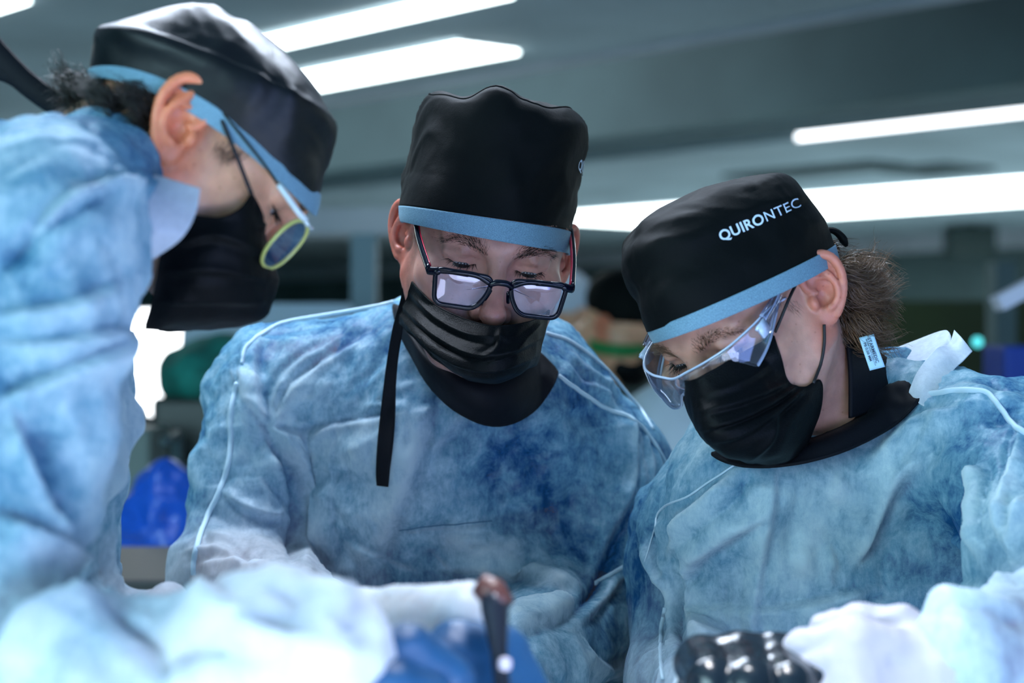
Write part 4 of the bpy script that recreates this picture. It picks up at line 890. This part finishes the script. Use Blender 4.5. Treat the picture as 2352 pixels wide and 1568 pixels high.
mkR = put_mask(pR, mR, oR['bvh'], [([(1610, 945), (1690, 925), (1760, 900), (1810, 878)], 8, .003, .7), ([(1612, 985), (1700, 960), (1780, 920), (1830, 885)], 7, .004, .9), ([(1640, 1015), (1720, 990), (1800, 930), (1850, 890)], 9, .003, .8), ([(1720, 1060), (1770, 1010), (1790, 950), (1840, 895)], 9, .003, .6), ([(1625, 905), (1700, 880), (1770, 835)], 9, .0025, .5)], seed=5.)
cord(mkR, [(1835, 640, 1.545), (1815, 680, 1.530), (1790, 740, 1.527), (1775, 775, 1.532)], .0014); cord(mkR, [(1893, 745, 1.548), (1893, 790, 1.55), (1885, 835, 1.552), (1868, 880, 1.545)], .0014)
face_hair(hR, pR, M['hair_r'], None)
# brown curls at the nape
scalp_hair('hair', hR, 5200, lambda p: 1. if (p[1] < -.036 and p[2] < .07 and p[0] < .05) else 0, .066, .00052, M['hair_r'], pR, .012, clump=90, drop=.055, ptest=lambda q: q[0] > 1830 and q[1] > 628, back=(-.45, -.5, -.25), jit=.12, curl=.9, grav=.35, seg=14, wav=75)
hair_rows('sideburn_hair', hR, [([(-.0665, .018+k*.003, .020), (-.0685, .015+k*.0026, .006), (-.0695, .010+k*.002, -.008)], ((-.15, .3, -1), (-.15, .2, -1))) for k in range(6)], pR, M['hair_r'], 36, .007, .00012, jit=.3, spread=.0018)
# safety glasses
sg = empty('safety_glasses', hR.P(0, .118, -.012), 'clear wrap-around safety glasses on the person at the right', 'safety glasses')
rows = [(-.076, .022, .006, .018), (-.075, .045, .012, .002), (-.070, .072, .012, -.014), (-.056, .096, .010, -.026), (-.036, .111, .008, -.033), (-.016, .119, .006, -.029), (0, .122, .004, -.014), (.015, .119, .006, -.027), (.033, .112, .008, -.031), (.050, .099, .010, -.025), (.062, .076, .012, -.014), (.070, .035, .012, -.0)]
gd = rot('X', -6); c0 = np.array([0, .1, 0])
def gp(x, y, z): return hR.P(*(np.array([x, y+.004, z+.004])))
top = cr(np.array([gp(x, y, a) for x, y, a, b in rows]), 90); bot = cr(np.array([gp(x, y, b) for x, y, a, b in rows]), 90); mid = (top+bot)/2+hR.M[:, 1]*.003
A = cr(np.stack([top, mid, bot]), 14); lo = mesh('lens', A.reshape(-1, 3), gridfaces(14, 90), M['goggle'], sg); solid(lo, .0018)
mb = MB(); mb.tube(top, .0012, 6); mb.tube(bot, .0013, 6); mb.build('lens_rim', M['goggle_edge'], sg)
for q in (-1, 1):
    P = cr(np.array([gp(q*.075, .060, .008), gp(q*.078, .035, .014), gp(q*.0785, .010, .024), gp(q*.078, -.012, .026)]), 24)
    t = MB().tube(P, np.linspace(.0075, .0028, 24), 10, flat=.22, nrm=hR.M[:, 0]).build('temple', M['goggle'], sg)
    MB().tube(P, .0009, 6).build('temple_edge', M['goggle_edge'], t)
    hb = gp(q*.0745, .066, .004); MB().box(hb, (.003, .012, .012), hR.M).tube(np.array([hb+hR.M[:, 1]*.008+hR.M[:, 2]*.004, hb-hR.M[:, 1]*.012+hR.M[:, 2]*.006]), .0016, 6).build('hinge', M['goggle_edge'], sg)
np_ = MB(); np_.tube(cr(np.array([gp(-.012, .112, -.026), gp(-.007, .116, -.014), gp(0, .1185, -.010), gp(.007, .116, -.014), gp(.012, .112, -.026)]), 16), .002, 8); np_.build('nose_piece', M['goggle'], sg)
# thyroid collar with its sewn label
colR = put_collar(pR, [((1730, 1000), (1985, 905), 1.68, 1.70, .055, .06, 2, 0, 40), ((1700, 1015), (2030, 880), 1.67, 1.71, .075, .085, 2, 0, 40), ((1670, 1028), (2072, 862), 1.66, 1.72, .09, .11, 2, 0, 42), ((1638, 1045), (2112, 872), 1.66, 1.73, .10, .125, 2, 0, 60)], oR['gbvh'])
bk = patch(np.array([[W(1950, 790, 1.60), W(2010, 800, 1.645), W(2060, 835, 1.69), W(2120, 832, 1.73)], [W(1955, 860, 1.60), W(2010, 870, 1.63), W(2060, 875, 1.66), W(2110, 870, 1.71)], [W(1955, 960, 1.60), W(2000, 945, 1.62), W(2060, 905, 1.64), W(2100, 880, 1.69)]]), 30, 30)
bv_ = bk.reshape(-1, 3); q_ = proj(bv_)
for i in range(len(bv_)):
    p_ = hit(oR['gbvh'], *q_[i])
    if p_ is not None and p_[1]-.005 < bv_[i, 1]: bv_[i] = W(*q_[i], p_[1]-.005)
solid(mesh('collar_tab', bk.reshape(-1, 3), gridfaces(30, 30), M['collar'], colR), .003)
lb = np.array([[W(1973, 775, 1.583), W(2007, 767, 1.583)], [W(1985, 812, 1.579), W(2019, 804, 1.579)], [W(1998, 851, 1.581), W(2033, 842, 1.581)]]); lp = patch(lb, 14, 8)
lab = mesh('label_tag', lp.reshape(-1, 3), gridfaces(14, 8), M['label'], colR); solid(lab, .0008); lbv = BVHTree.FromPolygons([tuple(v) for v in lp.reshape(-1, 3)], [tuple(int(i) for i in q) for q in gridfaces(14, 8)])
for s, org, sc in (('STARMEDIC', (1991.5, 777.5), 10.8), ('IMAGEM HOSPITALARES LTDA', (1987.5, 779.5), 4.5), ('PB 0,50 MM', (1982.5, 789), 8.4)):
    px_text(lab, lbv, [(s, .012, 0)], org, (22, 61), M['ink'], sc, .0014)
# turned-up paper collar of the gown
for name, g in (('gown_flap', [[(2036, 806, 1.72), (2100, 782, 1.72), (2168, 758, 1.70), (2182, 770, 1.68)], [(2060, 818, 1.70), (2110, 805, 1.69), (2160, 800, 1.67), (2190, 815, 1.66)], [(2085, 832, 1.68), (2120, 830, 1.67), (2150, 835, 1.66), (2180, 850, 1.65)]]),
                ('gown_flap', [[(2192, 757, 1.68), (2212, 778, 1.66), (2234, 806, 1.65)], [(2180, 790, 1.665), (2195, 805, 1.65), (2212, 828, 1.64)], [(2150, 800, 1.65), (2165, 825, 1.635), (2190, 850, 1.63)], [(2110, 850, 1.63), (2130, 880, 1.615), (2160, 900, 1.61)], [(2086, 900, 1.62), (2110, 925, 1.605), (2140, 940, 1.60)]])):
    A = patch(np.array([[W(*p) for p in r] for r in g]), 40, 40); V = A.reshape(-1, 3); V[:, 1] += .003*fbm(V, 30., 2); paled(solid(mesh(name, V, gridfaces(40, 40), M['gown_r'], oR['gown'][0]), .001), .8)
seam(oR, [(2085, 915), (2130, 908), (2200, 898), (2265, 902), (2300, 940), (2325, 975), (2360, 1000)], .003); seam(oR, [(1530, 1395), (1520, 1450), (1518, 1500), (1524, 1560)], .0022)
seam(oR, [(1690, 1068), (1640, 1100), (1580, 1140), (1520, 1170), (1500, 1230), (1480, 1290)], .0010)
# ---------------------------------------------------------------- gloves over the hands in the light
def glove(parent, hands, mat, dr, cuff=None, name='glove', lab=None, h=.0022):
    pts = np.concatenate([np.array(P) for P, R in hands]); lo = pts.min(0)-.06; hi = pts.max(0)+.06
    f = Field(*[np.arange(lo[d], hi[d], h) for d in range(3)]); add_hand(f, hands, dr)
    if cuff: f.cone(cuff[0], cuff[1], cuff[2], cuff[3], .02)
    V, Q = f.mesh(); V = laplace(V, Q, 2); N = normals(V, Q); V += N*(.0012*ridged(V, 45., 2))[:, None]
    o = mesh(name, V, Q, mat, parent); 
    if lab: o['label'] = lab
    return o
w = W(628, 1540, 1.03); glove(pL, HL[0], M['glove_b'], .004, (W(590, 1550, 1.035), w+np.array([.92, .2, .05])*.03, .034, .030), lab='blue rubber glove in front')
glove(pL, HL[1], M['glove_b'], .004, None, lab='blue rubber glove closed round the drill')
w = W(2215, 1565, 1.195); glove(pR, HR[0], M['glove_w'], .005, (W(2270, 1575, 1.205), w, .036, .034), lab='white cotton glove in the bright light')
w = W(1688, 1608, 1.31); glove(pR, HR[1], M['glove_k'], .005, (W(1690, 1650, 1.34), w, .034, .034), lab='glossy black rubber glove')
# ================================================================ the room
VPX = -2430.0
DIR = np.array([(VPX-CX)/F, 1, 0]); DIR /= np.linalg.norm(DIR); PER = np.array([-DIR[1], DIR[0], 0])
if PER[1] < 0: PER = -PER
HC = 1.0; VPY = 781.
def pl(px, py, h=HC):                             # point on a horizontal plane h above the lens
    return W(px, py, F*h/(CY-py))
def sv(px, py, h=HC): return float(pl(px, py, h).dot(PER))
def tv(px, py, h=HC): return float(pl(px, py, h).dot(DIR))
def bar(mb, s0, s1, z0, z1, t0=-14., t1=30.):
    c = DIR*(t0+t1)/2+PER*(s0+s1)/2+np.array([0, 0, (z0+z1)/2]); return mb.box(c, (t1-t0, s1-s0, z1-z0), np.stack([DIR, PER, [0, 0, 1.]], 1))
zc = CZ+HC
def wallmat(name, col, var=.18): return pbr(name, col, .75, var=(1.3, var))
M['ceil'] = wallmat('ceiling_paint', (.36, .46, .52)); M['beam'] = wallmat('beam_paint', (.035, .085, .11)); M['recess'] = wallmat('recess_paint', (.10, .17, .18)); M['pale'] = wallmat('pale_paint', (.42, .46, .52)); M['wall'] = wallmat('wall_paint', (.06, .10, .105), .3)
M['strip'] = emit('strip_light', (.84, .97, .98), 8.5); M['dim'] = emit('cove_light', (.9, .95, 1.), 5.)
s_e1 = sv(1600, 83); s_face = sv(1500, 300); s_b2 = sv(1500, 345); s_end = sv(2000, 545)
def struct(name, mb, m): o = mb.build(name, m, None, False); o['kind'] = 'structure'; return o
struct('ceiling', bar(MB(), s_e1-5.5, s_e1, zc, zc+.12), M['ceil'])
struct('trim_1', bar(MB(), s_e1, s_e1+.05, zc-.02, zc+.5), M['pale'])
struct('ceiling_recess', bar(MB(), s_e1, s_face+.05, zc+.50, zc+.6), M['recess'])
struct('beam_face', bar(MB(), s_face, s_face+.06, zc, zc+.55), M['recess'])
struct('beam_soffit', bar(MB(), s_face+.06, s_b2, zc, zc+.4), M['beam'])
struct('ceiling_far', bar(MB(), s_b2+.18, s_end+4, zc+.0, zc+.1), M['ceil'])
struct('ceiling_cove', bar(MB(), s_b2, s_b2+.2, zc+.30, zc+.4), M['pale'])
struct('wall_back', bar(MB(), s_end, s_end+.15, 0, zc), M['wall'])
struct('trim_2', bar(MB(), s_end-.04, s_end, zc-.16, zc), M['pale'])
struct('floor', MB().box((0, 8, -.05), (50, 40, .1)), pbr('floor_vinyl', (.40, .46, .48), .4, var=(2, .15)))
# strip lights: body and diffuser
def strip_light(label, s0, s1, t0, t1, m='strip', round_end=False):
    c = DIR*(t0+t1)/2+PER*(s0+s1)/2+np.array([0, 0, zc-.012]); e = empty('strip_light', c, label, 'ceiling light', 'long strip lights in the ceiling')
    b = MB(); bar(b, s0-.012, s1+.012, zc-.008, zc-.001, t0-.01, t1+.01); b.build('housing', M['pale'], e, False)
    d = MB(); bar(d, s0, s1, zc-.020, zc-.008, t0, t1); o = d.build('diffuser', M[m], e, False); bevel(o, .006, 2)
strip_light('uppermost strip light, running out of the top of the picture beside the left cap', sv(900, 42), sv(900, 12), tv(1250, -10), tv(330, 135))
strip_light('strip light ending in the open above the middle person\'s cap', sv(940, 158), sv(940, 113), tv(1174, 108), 14.)
strip_light('long strip light passing behind the right person\'s cap', sv(1900, 492), sv(1900, 441), -12., tv(1240, 500))
strip_light('strip light glowing in the corner above the left cap', sv(20, 8), sv(20, -60), tv(60, -10), 10.)
e = empty('strip_light', DIR*tv(2200, 290)+PER*(s_b2+.1)+np.array([0, 0, zc+.1]), 'narrow cove light half hidden behind the dark beam at the right edge', 'ceiling light', 'long strip lights in the ceiling')
t0, t1 = tv(2900, 262), tv(1890, 326)
d = MB(); bar(d, s_b2+.165, s_b2+.175, zc-.004, zc+.05, t0, t1); d.build('diffuser', M['dim'], e, False)
b = MB(); bar(b, s_b2+.175, s_b2+.18, zc-.004, zc+.1, t0, t1); b.build('housing', M['pale'], e, False)
# ventilation grilles in the far ceiling
M['grille'] = pbr('grille_metal', (.05, .085, .095), .6)
for (x, y, w, l), lab in (((1865, 388, .30, 1.1), 'wide dark air grille in the ceiling above the lettered cap'), ((2150, 385, .45, .45), 'square air grille in the ceiling at the right')):
    p = pl(x, y); e = empty('air_grille', (p[0], p[1], zc-.02), lab, 'air vent', 'air grilles in the far ceiling'); R = np.stack([DIR, PER, [0, 0, 1.]], 1); o = MB()
    for q in (-1, 1): o.box(p*[1, 1, 0]+PER*q*w/2+[0, 0, zc-.011], (l, .04, .02), R); o.box(p*[1, 1, 0]+DIR*q*l/2+[0, 0, zc-.011], (.04, w, .02), R)
    o.build('frame', M['grille'], e, False); s_ = MB()
    for k in range(7): s_.box(p*[1, 1, 0]+PER*(k-3)*w/7.5+[0, 0, zc-.008], (l-.03, w/11, .012), R)
    s_.build('slats', M['grille'], e, False)
# dropped lintel and post at the left, beyond the middle person
Yb = 5.2
def wbox(x0, y0, x1, y1, Y, dep): a, b = W(x0, y1, Y), W(x1, y0, Y); return MB().box((a+b)/2+[0, dep/2, 0], (b[0]-a[0], dep, b[2]-a[2]))
struct('trim_3', wbox(560, 478, 1320, 536, 5.6, .25), M['pale']); struct('wall_left', MB().box((-11.5, 6, 1.25), (.1, 30, 2.5)), M['wall'])
struct('trim_4', wbox(806, 536, 862, 1700, 5.4, .12), pbr('post_paint', (.16, .26, .32), .5))
# things standing in the background, far out of focus
def thing(name, label, cat, mb, m, group=None, bev=0., smooth=False):
    o = mb.build(name, m, None, smooth); tag(o, label, cat, group); 
    if bev: bevel(o, bev, 3)
    return o
fl = lambda x0, x1, y0, Y, dep: MB().box(((W(x0, y0, Y)+W(x1, y0, Y))/2+[0, dep/2, 0])*[1, 1, .5], (W(x1, y0, Y)[0]-W(x0, y0, Y)[0], dep, W(x0, y0, Y)[2]))
# bright light box on a stand
p = W(372, 832, 4.4); lb_ = empty('light_box', (p[0], p[1], 0), 'glowing white viewing box on a stand at the left, under the black mask', 'light box')
MB().box(p+[0, .05, .0], (.175, .08, .26)).build('housing', M['pale'], lb_, False); o = MB().box(p+[-.01, .005, .01], (.155, .012, .235)).build('screen', emit('box_glow', (.93, .97, 1.), 5.), lb_, False); bevel(o, .005)
MB().lathe((W(362, 912, 4.38)[0], 4.38, W(362, 912, 4.38)[2]-.02), [(.001, -.03), (.03, -.02), (.036, .0), (.03, .02), (.001, .03)], 20).build('lamp', emit('lamp_glow', (.93, .97, 1.), 4.), lb_)
MB().tube(np.array([[p[0], 4.5, .02], [p[0], 4.5, p[2]-.1]]), .03, 12).box((p[0], 4.5, .02), (.4, .4, .04)).build('stand', M['pale'], lb_, False)
# equipment trolley: dark monitor box, green cloth, blue bag
p = W(470, 1000, 3.9); tr = empty('equipment_trolley', (p[0], 4.05, 0), 'dark equipment trolley behind the middle person\'s sleeve', 'trolley')
MB().box((p[0]+.05, 4.08, W(470, 1060, 3.9)[2]-.02), (.5, .4, .03)).build('shelf', M['grille'], tr, False); o = MB().box((p[0]+.05, 4.08, p[2]), (.34, .3, .16)).build('monitor', pbr('dark_plastic', (.012, .02, .018), .4), tr, False); bevel(o, .012)
for q in (-1, 1):
    for w_ in (-1, 1): MB().tube(np.array([[p[0]+.05+q*.22, 4.08+w_*.17, .02], [p[0]+.05+q*.22, 4.08+w_*.17, W(470, 1060, 3.9)[2]-.02]]), .015, 10).build('leg', M['grille'], tr)
def drape(name, label, cat, c, size, m, seed, n=50, parent=None):
    f = Field(*[np.arange(c[d]-size[d]/2-.05, c[d]+size[d]/2+.05, max(size)/n) for d in range(3)]); f.ell(c, np.array(size)/2, k=0); f.ell(np.array(c)-[0, 0, size[2]*.2], np.array(size)*[.48, .48, .36], k=.05)
    V, Q = f.mesh(); N = normals(V, Q); V += N*(min(size)*.10*fbm(V+seed, 2.2/max(size), 3)+min(size)*.05*ridged(V+seed, 4/max(size), 2))[:, None]; o = mesh(name, V, Q, m); tag(o, label, cat); return o
z0 = W(470, 1060, 3.9)[2]; zt = p[2]+.08
drape('folded_cloth', 'green surgical cloth heaped on the dark monitor at the left', 'cloth', (p[0]+.07, 4.05, zt+.055), (.36, .30, .15), pbr('green_cloth', (.008, .16, .13), .8, var=(14, .6)), 1.)
thing('metal_tray', 'pale tray leaning behind the green cloth at the left', 'tray', MB().box((p[0]+.08, 4.3, zt+.13), (.40, .05, .16), rot('X', -15)), pbr('tray_metal', (.45, .55, .66), .35), bev=.01)
q = W(376, 1185, 3.25); drape('plastic_bag', 'bright blue plastic bag hanging at the left behind the gown sleeve', 'bag', tuple(q), (.125, .11, .20), pbr('blue_plastic', (.01, .10, .62), .3, spec=.6), 2.)
bs = empty('bag_stand', (q[0], 3.38, 0), 'low steel stand holding the blue plastic bag', 'stand'); MB().tube(np.array([[q[0], 3.38, 0.02], [q[0], 3.38, q[2]+.14]]), .012, 10).build('pole', M['grille'], bs); MB().lathe((q[0], 3.38, 0), [(.001, 0), (.2, 0), (.2, .02), (.03, .04), (.001, .05)], 24).build('base', M['grille'], bs); MB().tube(np.array([[q[0], 3.38, q[2]+.14], [q[0], 3.25, q[2]+.13]]), .008, 8).build('hook', M['grille'], bs)
thing('cabinet', 'grey-green cabinet front at the left between the two gowns', 'cabinet', fl(120, 345, 985, 3.62, .2), pbr('cabinet_paint', (.16, .20, .19), .6, var=(3, .2)), bev=.01)
thing('side_table', 'low black table in front of the grey-green cabinet', 'table', MB().box((W(280, 1352, 2.5)[0], 2.6, W(280, 1352, 2.5)[2]), (.34, .4, .05)).box((W(280, 1352, 2.5)[0], 2.6, W(280, 1352, 2.5)[2]/2), (.06, .06, W(280, 1352, 2.5)[2])), pbr('black_top', (.006, .008, .010), .5), bev=.005)
# right background: panel wall, post, lamp head, small green light, dark box high on the wall
struct('wall_panel', wbox(1940, 690, 2700, 1500, 7.2, .1), pbr('olive_panel', (.035, .055, .018), .7, var=(1.2, .5)))
struct('trim_5', wbox(2288, 600, 2335, 1500, 5.5, .12), pbr('post_paint_right', (.10, .15, .16), .5))
thing('wall_speaker', 'small dark box hanging from the far ceiling at the right', 'speaker', MB().box(W(2228, 556, 15.5), (.38, .3, .27)).box(W(2228, 530, 15.5), (.12, .12, .12)), pbr('box_plastic', (.012, .035, .035), .5), bev=.01)
p = W(2330, 655, 3.2); lh = empty('examination_lamp', (p[0]+.1, 3.3, 0), 'pale lamp head on an arm at the right edge', 'lamp')
R = rot('Y', -28); MB().box(p+[.03, 0, 0], (.14, .06, .026), R).build('lamp_head', pbr('lamp_white', (.72, .72, .82), .4), lh, False); MB().tube(cr(np.array([p+[.06, .02, .02], p+[.25, -.05, .05], [p[0]+.5, 2.95, 1.2], [p[0]+.5, 2.95, .03]]), 30), .012, 10).lathe((p[0]+.5, 2.95, 0), [(.001, 0), (.18, 0), (.18, .03), (.03, .05), (.001, .06)], 20).build('stand', M['pale'], lh)
thing('indicator_lamp', 'small teal indicator light glowing beside the turned-up gown collar', 'light', MB().lathe(W(2245, 785, 4.2), [(.0005, -.012), (.010, -.008), (.012, 0), (.010, .008), (.0005, .012)], 16), emit('led', (.06, .42, .46), 3.))
q = W(2350, 830, 3.4); thing('supply_box', 'blue supply box at the right edge', 'box', MB().box(q+[.03, .1, -.02], (.12, .16, .10)), pbr('blue_box', (.01, .05, .35), .5), bev=.008); q2 = W(2360, 853, 3.2); thing('storage_shelf', 'white shelf below the blue box at the right edge', 'shelf', MB().box((q[0]+.1, 3.5, q[2]-.09), (.40, .4, .04)).box((q[0]+.1, 3.6, q[2]/2), (.36, .2, q[2]-.1)), M['pale'], bev=.01)
# people working behind
def back_person(label, px, py, Y, yaw, pit, capm, gownm, skin, shoulder, seed, capcol=True):
    h = Head(px, py, Y, yaw, pit, 0, 1.0); base = h.P(0, -.06, -.16); th = np.array([math.cos(math.radians(yaw)), math.sin(math.radians(yaw)), 0]); fw = np.array([math.sin(math.radians(yaw)), -math.cos(math.radians(yaw)), 0]); base = base-fw*.05
    root = empty('person', (base[0], base[1], 0), label, 'person', 'people working behind')
    lo = np.minimum(h.o-.35, base-.4); hi = np.maximum(h.o+.35, base+.4); lo[2] = 0; hi[2] = h.o[2]+.2
    f = Field(*axes_for(lo, hi, h.o-.14, h.o+.14, .004, .014)); build_head(h, f)
    g = Field(*[np.arange(lo[d], hi[d], .012) for d in range(3)])
    f.cone(h.P(0, -.03, -.05), base, .055, .07, .03)
    zt = base[2]-.10; T = [base*[1, 1, 0]+[0, 0, zt]]
    f.ell(base-[0, 0, .25], (.15, .11, .24), k=.05); g.ell(base-[0, 0, .27], (.185, .15, .25), k=.06); g.cone(base-[0, 0, .4], base*[1, 1, 0]+[0, 0, .6], .16, .21, .06)
    for q in (1, -1):
        sh = base+th*q*.17-[0, 0, .07]; el = sh+th*q*.05+fw*.05-[0, 0, .28]; wr = el+fw*.24-th*q*.07+[0, 0, .03]
        f.cone(sh, el, .045, .04, .03); f.cone(el, wr, .04, .028, .02); g.cone(sh, el, .07, .062, .03); g.cone(el, wr, .06, .045, .03); g.cone(sh, base-[0, 0, .02], .065, .075, .04)
        add_hand(f, hand_chain(wr, fw, -th*q, [0, 0, 1], .18, (.5, .6, .6, .7)))
        hp = base*[1, 1, 0]+th*q*.09; f.cone(hp+[0, 0, .92], hp+[0, 0, .08], .08, .045, .05); f.ell(hp+fw*.05+[0, 0, .045], (.06, .11, .045) if abs(fw[1]) > .7 else (.11, .06, .045), k=.02)
    V, Q = f.mesh(); o = mesh('body', V, Q, skin, root); tint_attr(o, V, h)
    V, Q = g.mesh(); V = laplace(V, Q, 2); N = normals(V, Q); V += N*(.012*fbm(V+seed, 6, 3))[:, None]; mesh('gown', V, Q, gownm, root)
    f = Field(*[np.arange(h.o[d]-.17, h.o[d]+.17, .005) for d in range(3)]); f.ell(h.P(0, -.012, .055), (.083, .103, .083), h.M, 0); f.ell(h.P(0, .02, -.07), (.2, .2, .075), h.M, .01, 'sub'); V, Q = f.mesh(); V += normals(V, Q)*(.003*fbm(V, 25., 2))[:, None]; mesh('surgical_cap', V, Q, capm, root)
    f = Field(*[np.arange(h.o[d]-.17, h.o[d]+.17, .005) for d in range(3)]); f.ell(h.P(0, .055, -.07), (.062, .072, .05), h.M, 0); f.ell(h.P(0, -.03, -.06), (.2, .06, .2), h.M, .01, 'sub'); V, Q = f.mesh(); mesh('face_mask', V, Q, M['mask'] if capcol else M['band'], root)
    return root, h
M['gown_b'] = pbr('white_gown', (.50, .58, .64), .8, var=(5, .15)); M['cap_w'] = pbr('white_cap', (.60, .66, .78), .8); M['gown_k'] = pbr('black_tunic', (.008, .010, .013), .8)
r1, h1 = back_person('blurred person in dark cap with green band, between the middle and right people', 1422, 752, 4.4, 70, 30, M['cap'], M['gown_k'], M['skin_l'], 0, 1.)
gb = Loft([((1345, 775), (1488, 785), 4.4, 4.4, .10, .10, 2, 0, 10), ((1348, 805), (1486, 812), 4.4, 4.4, .10, .10, 2, 0, 10)], 6, 60); solid(mesh('band', gb.verts(), gb.faces(), pbr('green_band', (.01, .20, .05), .7), r1), .004)
back_person('blurred person in white cap half hidden behind the middle person\'s glasses', 1296, 728, 5.3, 40, 25, M['cap_w'], M['gown_b'], M['skin_l'], 0, 2., False)
back_person('blurred person in white gown turned away, behind the right person\'s mask', 1640, 830, 3.6, 150, 35, M['cap'], M['gown_b'], M['skin_l'], 0, 3.)
# ---------------------------------------------------------------- the work: draped table, instrument, overhead lamp
tb = empty('operating_table', (.10, 1.15, 0), 'white draped operating table under the hands', 'table')
n = 90; x, y = np.meshgrid(np.linspace(-.17, .50, n), np.linspace(.72, 1.40, n), indexing='ij'); zz = 1.06+.01*fbm(np.stack([x.ravel(), y.ravel(), 0*x.ravel()], 1), 9., 3).reshape(n, n)
ed = np.minimum(np.minimum(x+.17, .50-x), np.minimum(y-.72, 1.40-y)); zz = zz-np.clip((.05-ed)/.05, 0, 1)**2*.25
solid(mesh('drape', np.stack([x, y, zz], -1).reshape(-1, 3), gridfaces(n, n), pbr('white_drape', (.72, .80, .88), .8), tb), .002, -1)
MB().box((.165, 1.06, 1.0), (.60, .60, .08)).build('tabletop', M['grille'], tb, False)
for q in ((-.08, .82), (.41, .82), (-.08, 1.30), (.41, 1.30)): MB().tube(np.array([[q[0], q[1], 0], [q[0], q[1], .97]]), .025, 12).build('leg', M['grille'], tb)
ins = empty('drill_handpiece', W(1110, 1450, 1.0), 'dark surgical drill with a brownish cap held in the blue glove', 'surgical instrument')
a, b = W(1132, 1356, 1.09), W(1160, 1640, 1.05); MB().tube(np.array([a*(1-t)+b*t for t in (0, .15, .5, .8, 1)]), [.0085, .0085, .0052, .0048, .003], 16).build('body', pbr('dark_steel', (.02, .025, .04), .3, metal=.4), ins)
MB().tube(np.array([W(1100, 1338, 1.092), W(1128, 1358, 1.09), W(1156, 1394, 1.085)]), [.007, .0095, .008], 12).build('end_cap', pbr('brown_rubber', (.10, .035, .03), .4), ins)
MB().lathe(W(1160, 1524, 1.055), [(.0005, -.004), (.0035, -.003), (.004, 0), (.0035, .003), (.0005, .004)], 12).build('button', pbr('steel_dot', (.55, .5, .6), .3), ins)
lamp = empty('surgical_lamp', (.10, 1.12, 2.18), 'round overhead surgical lamp above the hands', 'lamp')
MB().lathe((.10, 1.12, 2.18), [(.001, .09), (.08, .085), (.20, .05), (.24, .0), (.23, -.02), (.22, .0), (.001, .01)], 40).tube(np.array([[.10, 1.12, 2.26], [.10, 1.12, zc]]), .03, 12).build('shade', M['pale'], lamp)
# ---------------------------------------------------------------- light
def light(kind, name, loc, tgt, energy, col, **kw):
    d = bpy.data.lights.new(name, kind); d.energy = energy; d.color = col
    for k, v in kw.items(): setattr(d, k, v)
    o = bpy.data.objects.new(name, d); C.objects.link(o); o.location = loc
    v = Vector(tgt)-Vector(loc); o.rotation_euler = v.to_track_quat('-Z', 'Y').to_euler(); return o
light('SPOT', 'surgical_lamp_beam', (.10, 1.12, 2.14), (.10, 1.15, 1.2), 44, (.94, .95, 1.), spot_size=math.radians(37), spot_blend=.5, shadow_soft_size=.12)
light('AREA', 'ceiling_panel_light', (-.30, 1.95, 2.42), (-.16, 1.35, 1.6), 52, (.74, .84, 1.), size=1.2, shape='RECTANGLE', size_y=.25)
light('AREA', 'unseen_key_light', (-1.9, -1.1, 1.9), (.1, 1.7, 1.25), 108, (.52, .82, .93), size=2.2, shape='RECTANGLE', size_y=1.6)  # soft key from the left front; its source is unseen
light('AREA', 'added_blue_fill', (1.1, -.3, .95), (.1, 1.7, 1.35), 26, (.30, .45, 1.), size=1.7, shape='RECTANGLE', size_y=1.0)  # bluish fill added at the right, no screen stands there
light('AREA', 'added_low_fill', (.08, .80, 1.02), (.06, 1.72, 1.36), 6.5, (.78, .86, 1.), size=.8, shape='RECTANGLE', size_y=.5)  # added fill from below, lifts the gown fronts and faces; no lamp stands here
cr_ = DIR*tv(780, 340)+PER*(s_e1+.12)+np.array([0, 0, zc+.10]); light('AREA', 'recess_lamp', tuple(cr_), tuple(cr_+PER+np.array([0, 0, -.02])), 36, (.84, .87, .96), size=3.4, shape='RECTANGLE', size_y=.2)
w = bpy.data.worlds.new('world'); bpy.context.scene.world = w; w.use_nodes = True; w.node_tree.nodes['Background'].inputs[0].default_value = (.17, .47, .55, 1); w.node_tree.nodes['Background'].inputs[1].default_value = .45
cam = bpy.data.cameras.new('camera'); co = bpy.data.objects.new('camera', cam); C.objects.link(co); co.location = (0, 0, CZ); co.rotation_euler = (math.pi/2, 0, 0)
cam.sensor_width = 36; cam.lens = F/2352*36; cam.clip_start = .05; cam.dof.use_dof = True; cam.dof.focus_distance = 1.62; cam.dof.aperture_fstop = 4.0
sc = bpy.context.scene; sc.camera = co; sc.view_settings.view_transform = 'Standard'; sc.view_settings.look = 'None'; sc.view_settings.gamma = 1; sc.view_settings.use_curve_mapping = False; sc.view_settings.exposure = 0
cy = sc.cycles; cy.use_denoising = True; cy.max_bounces = 5; cy.diffuse_bounces = 2; cy.glossy_bounces = 2; cy.transmission_bounces = 3; cy.transparent_max_bounces = 10; cy.use_adaptive_sampling = True; cy.adaptive_threshold = .07; cy.adaptive_min_samples = 16; cy.caustics_reflective = False; cy.caustics_refractive = False; cy.sample_clamp_indirect = 6
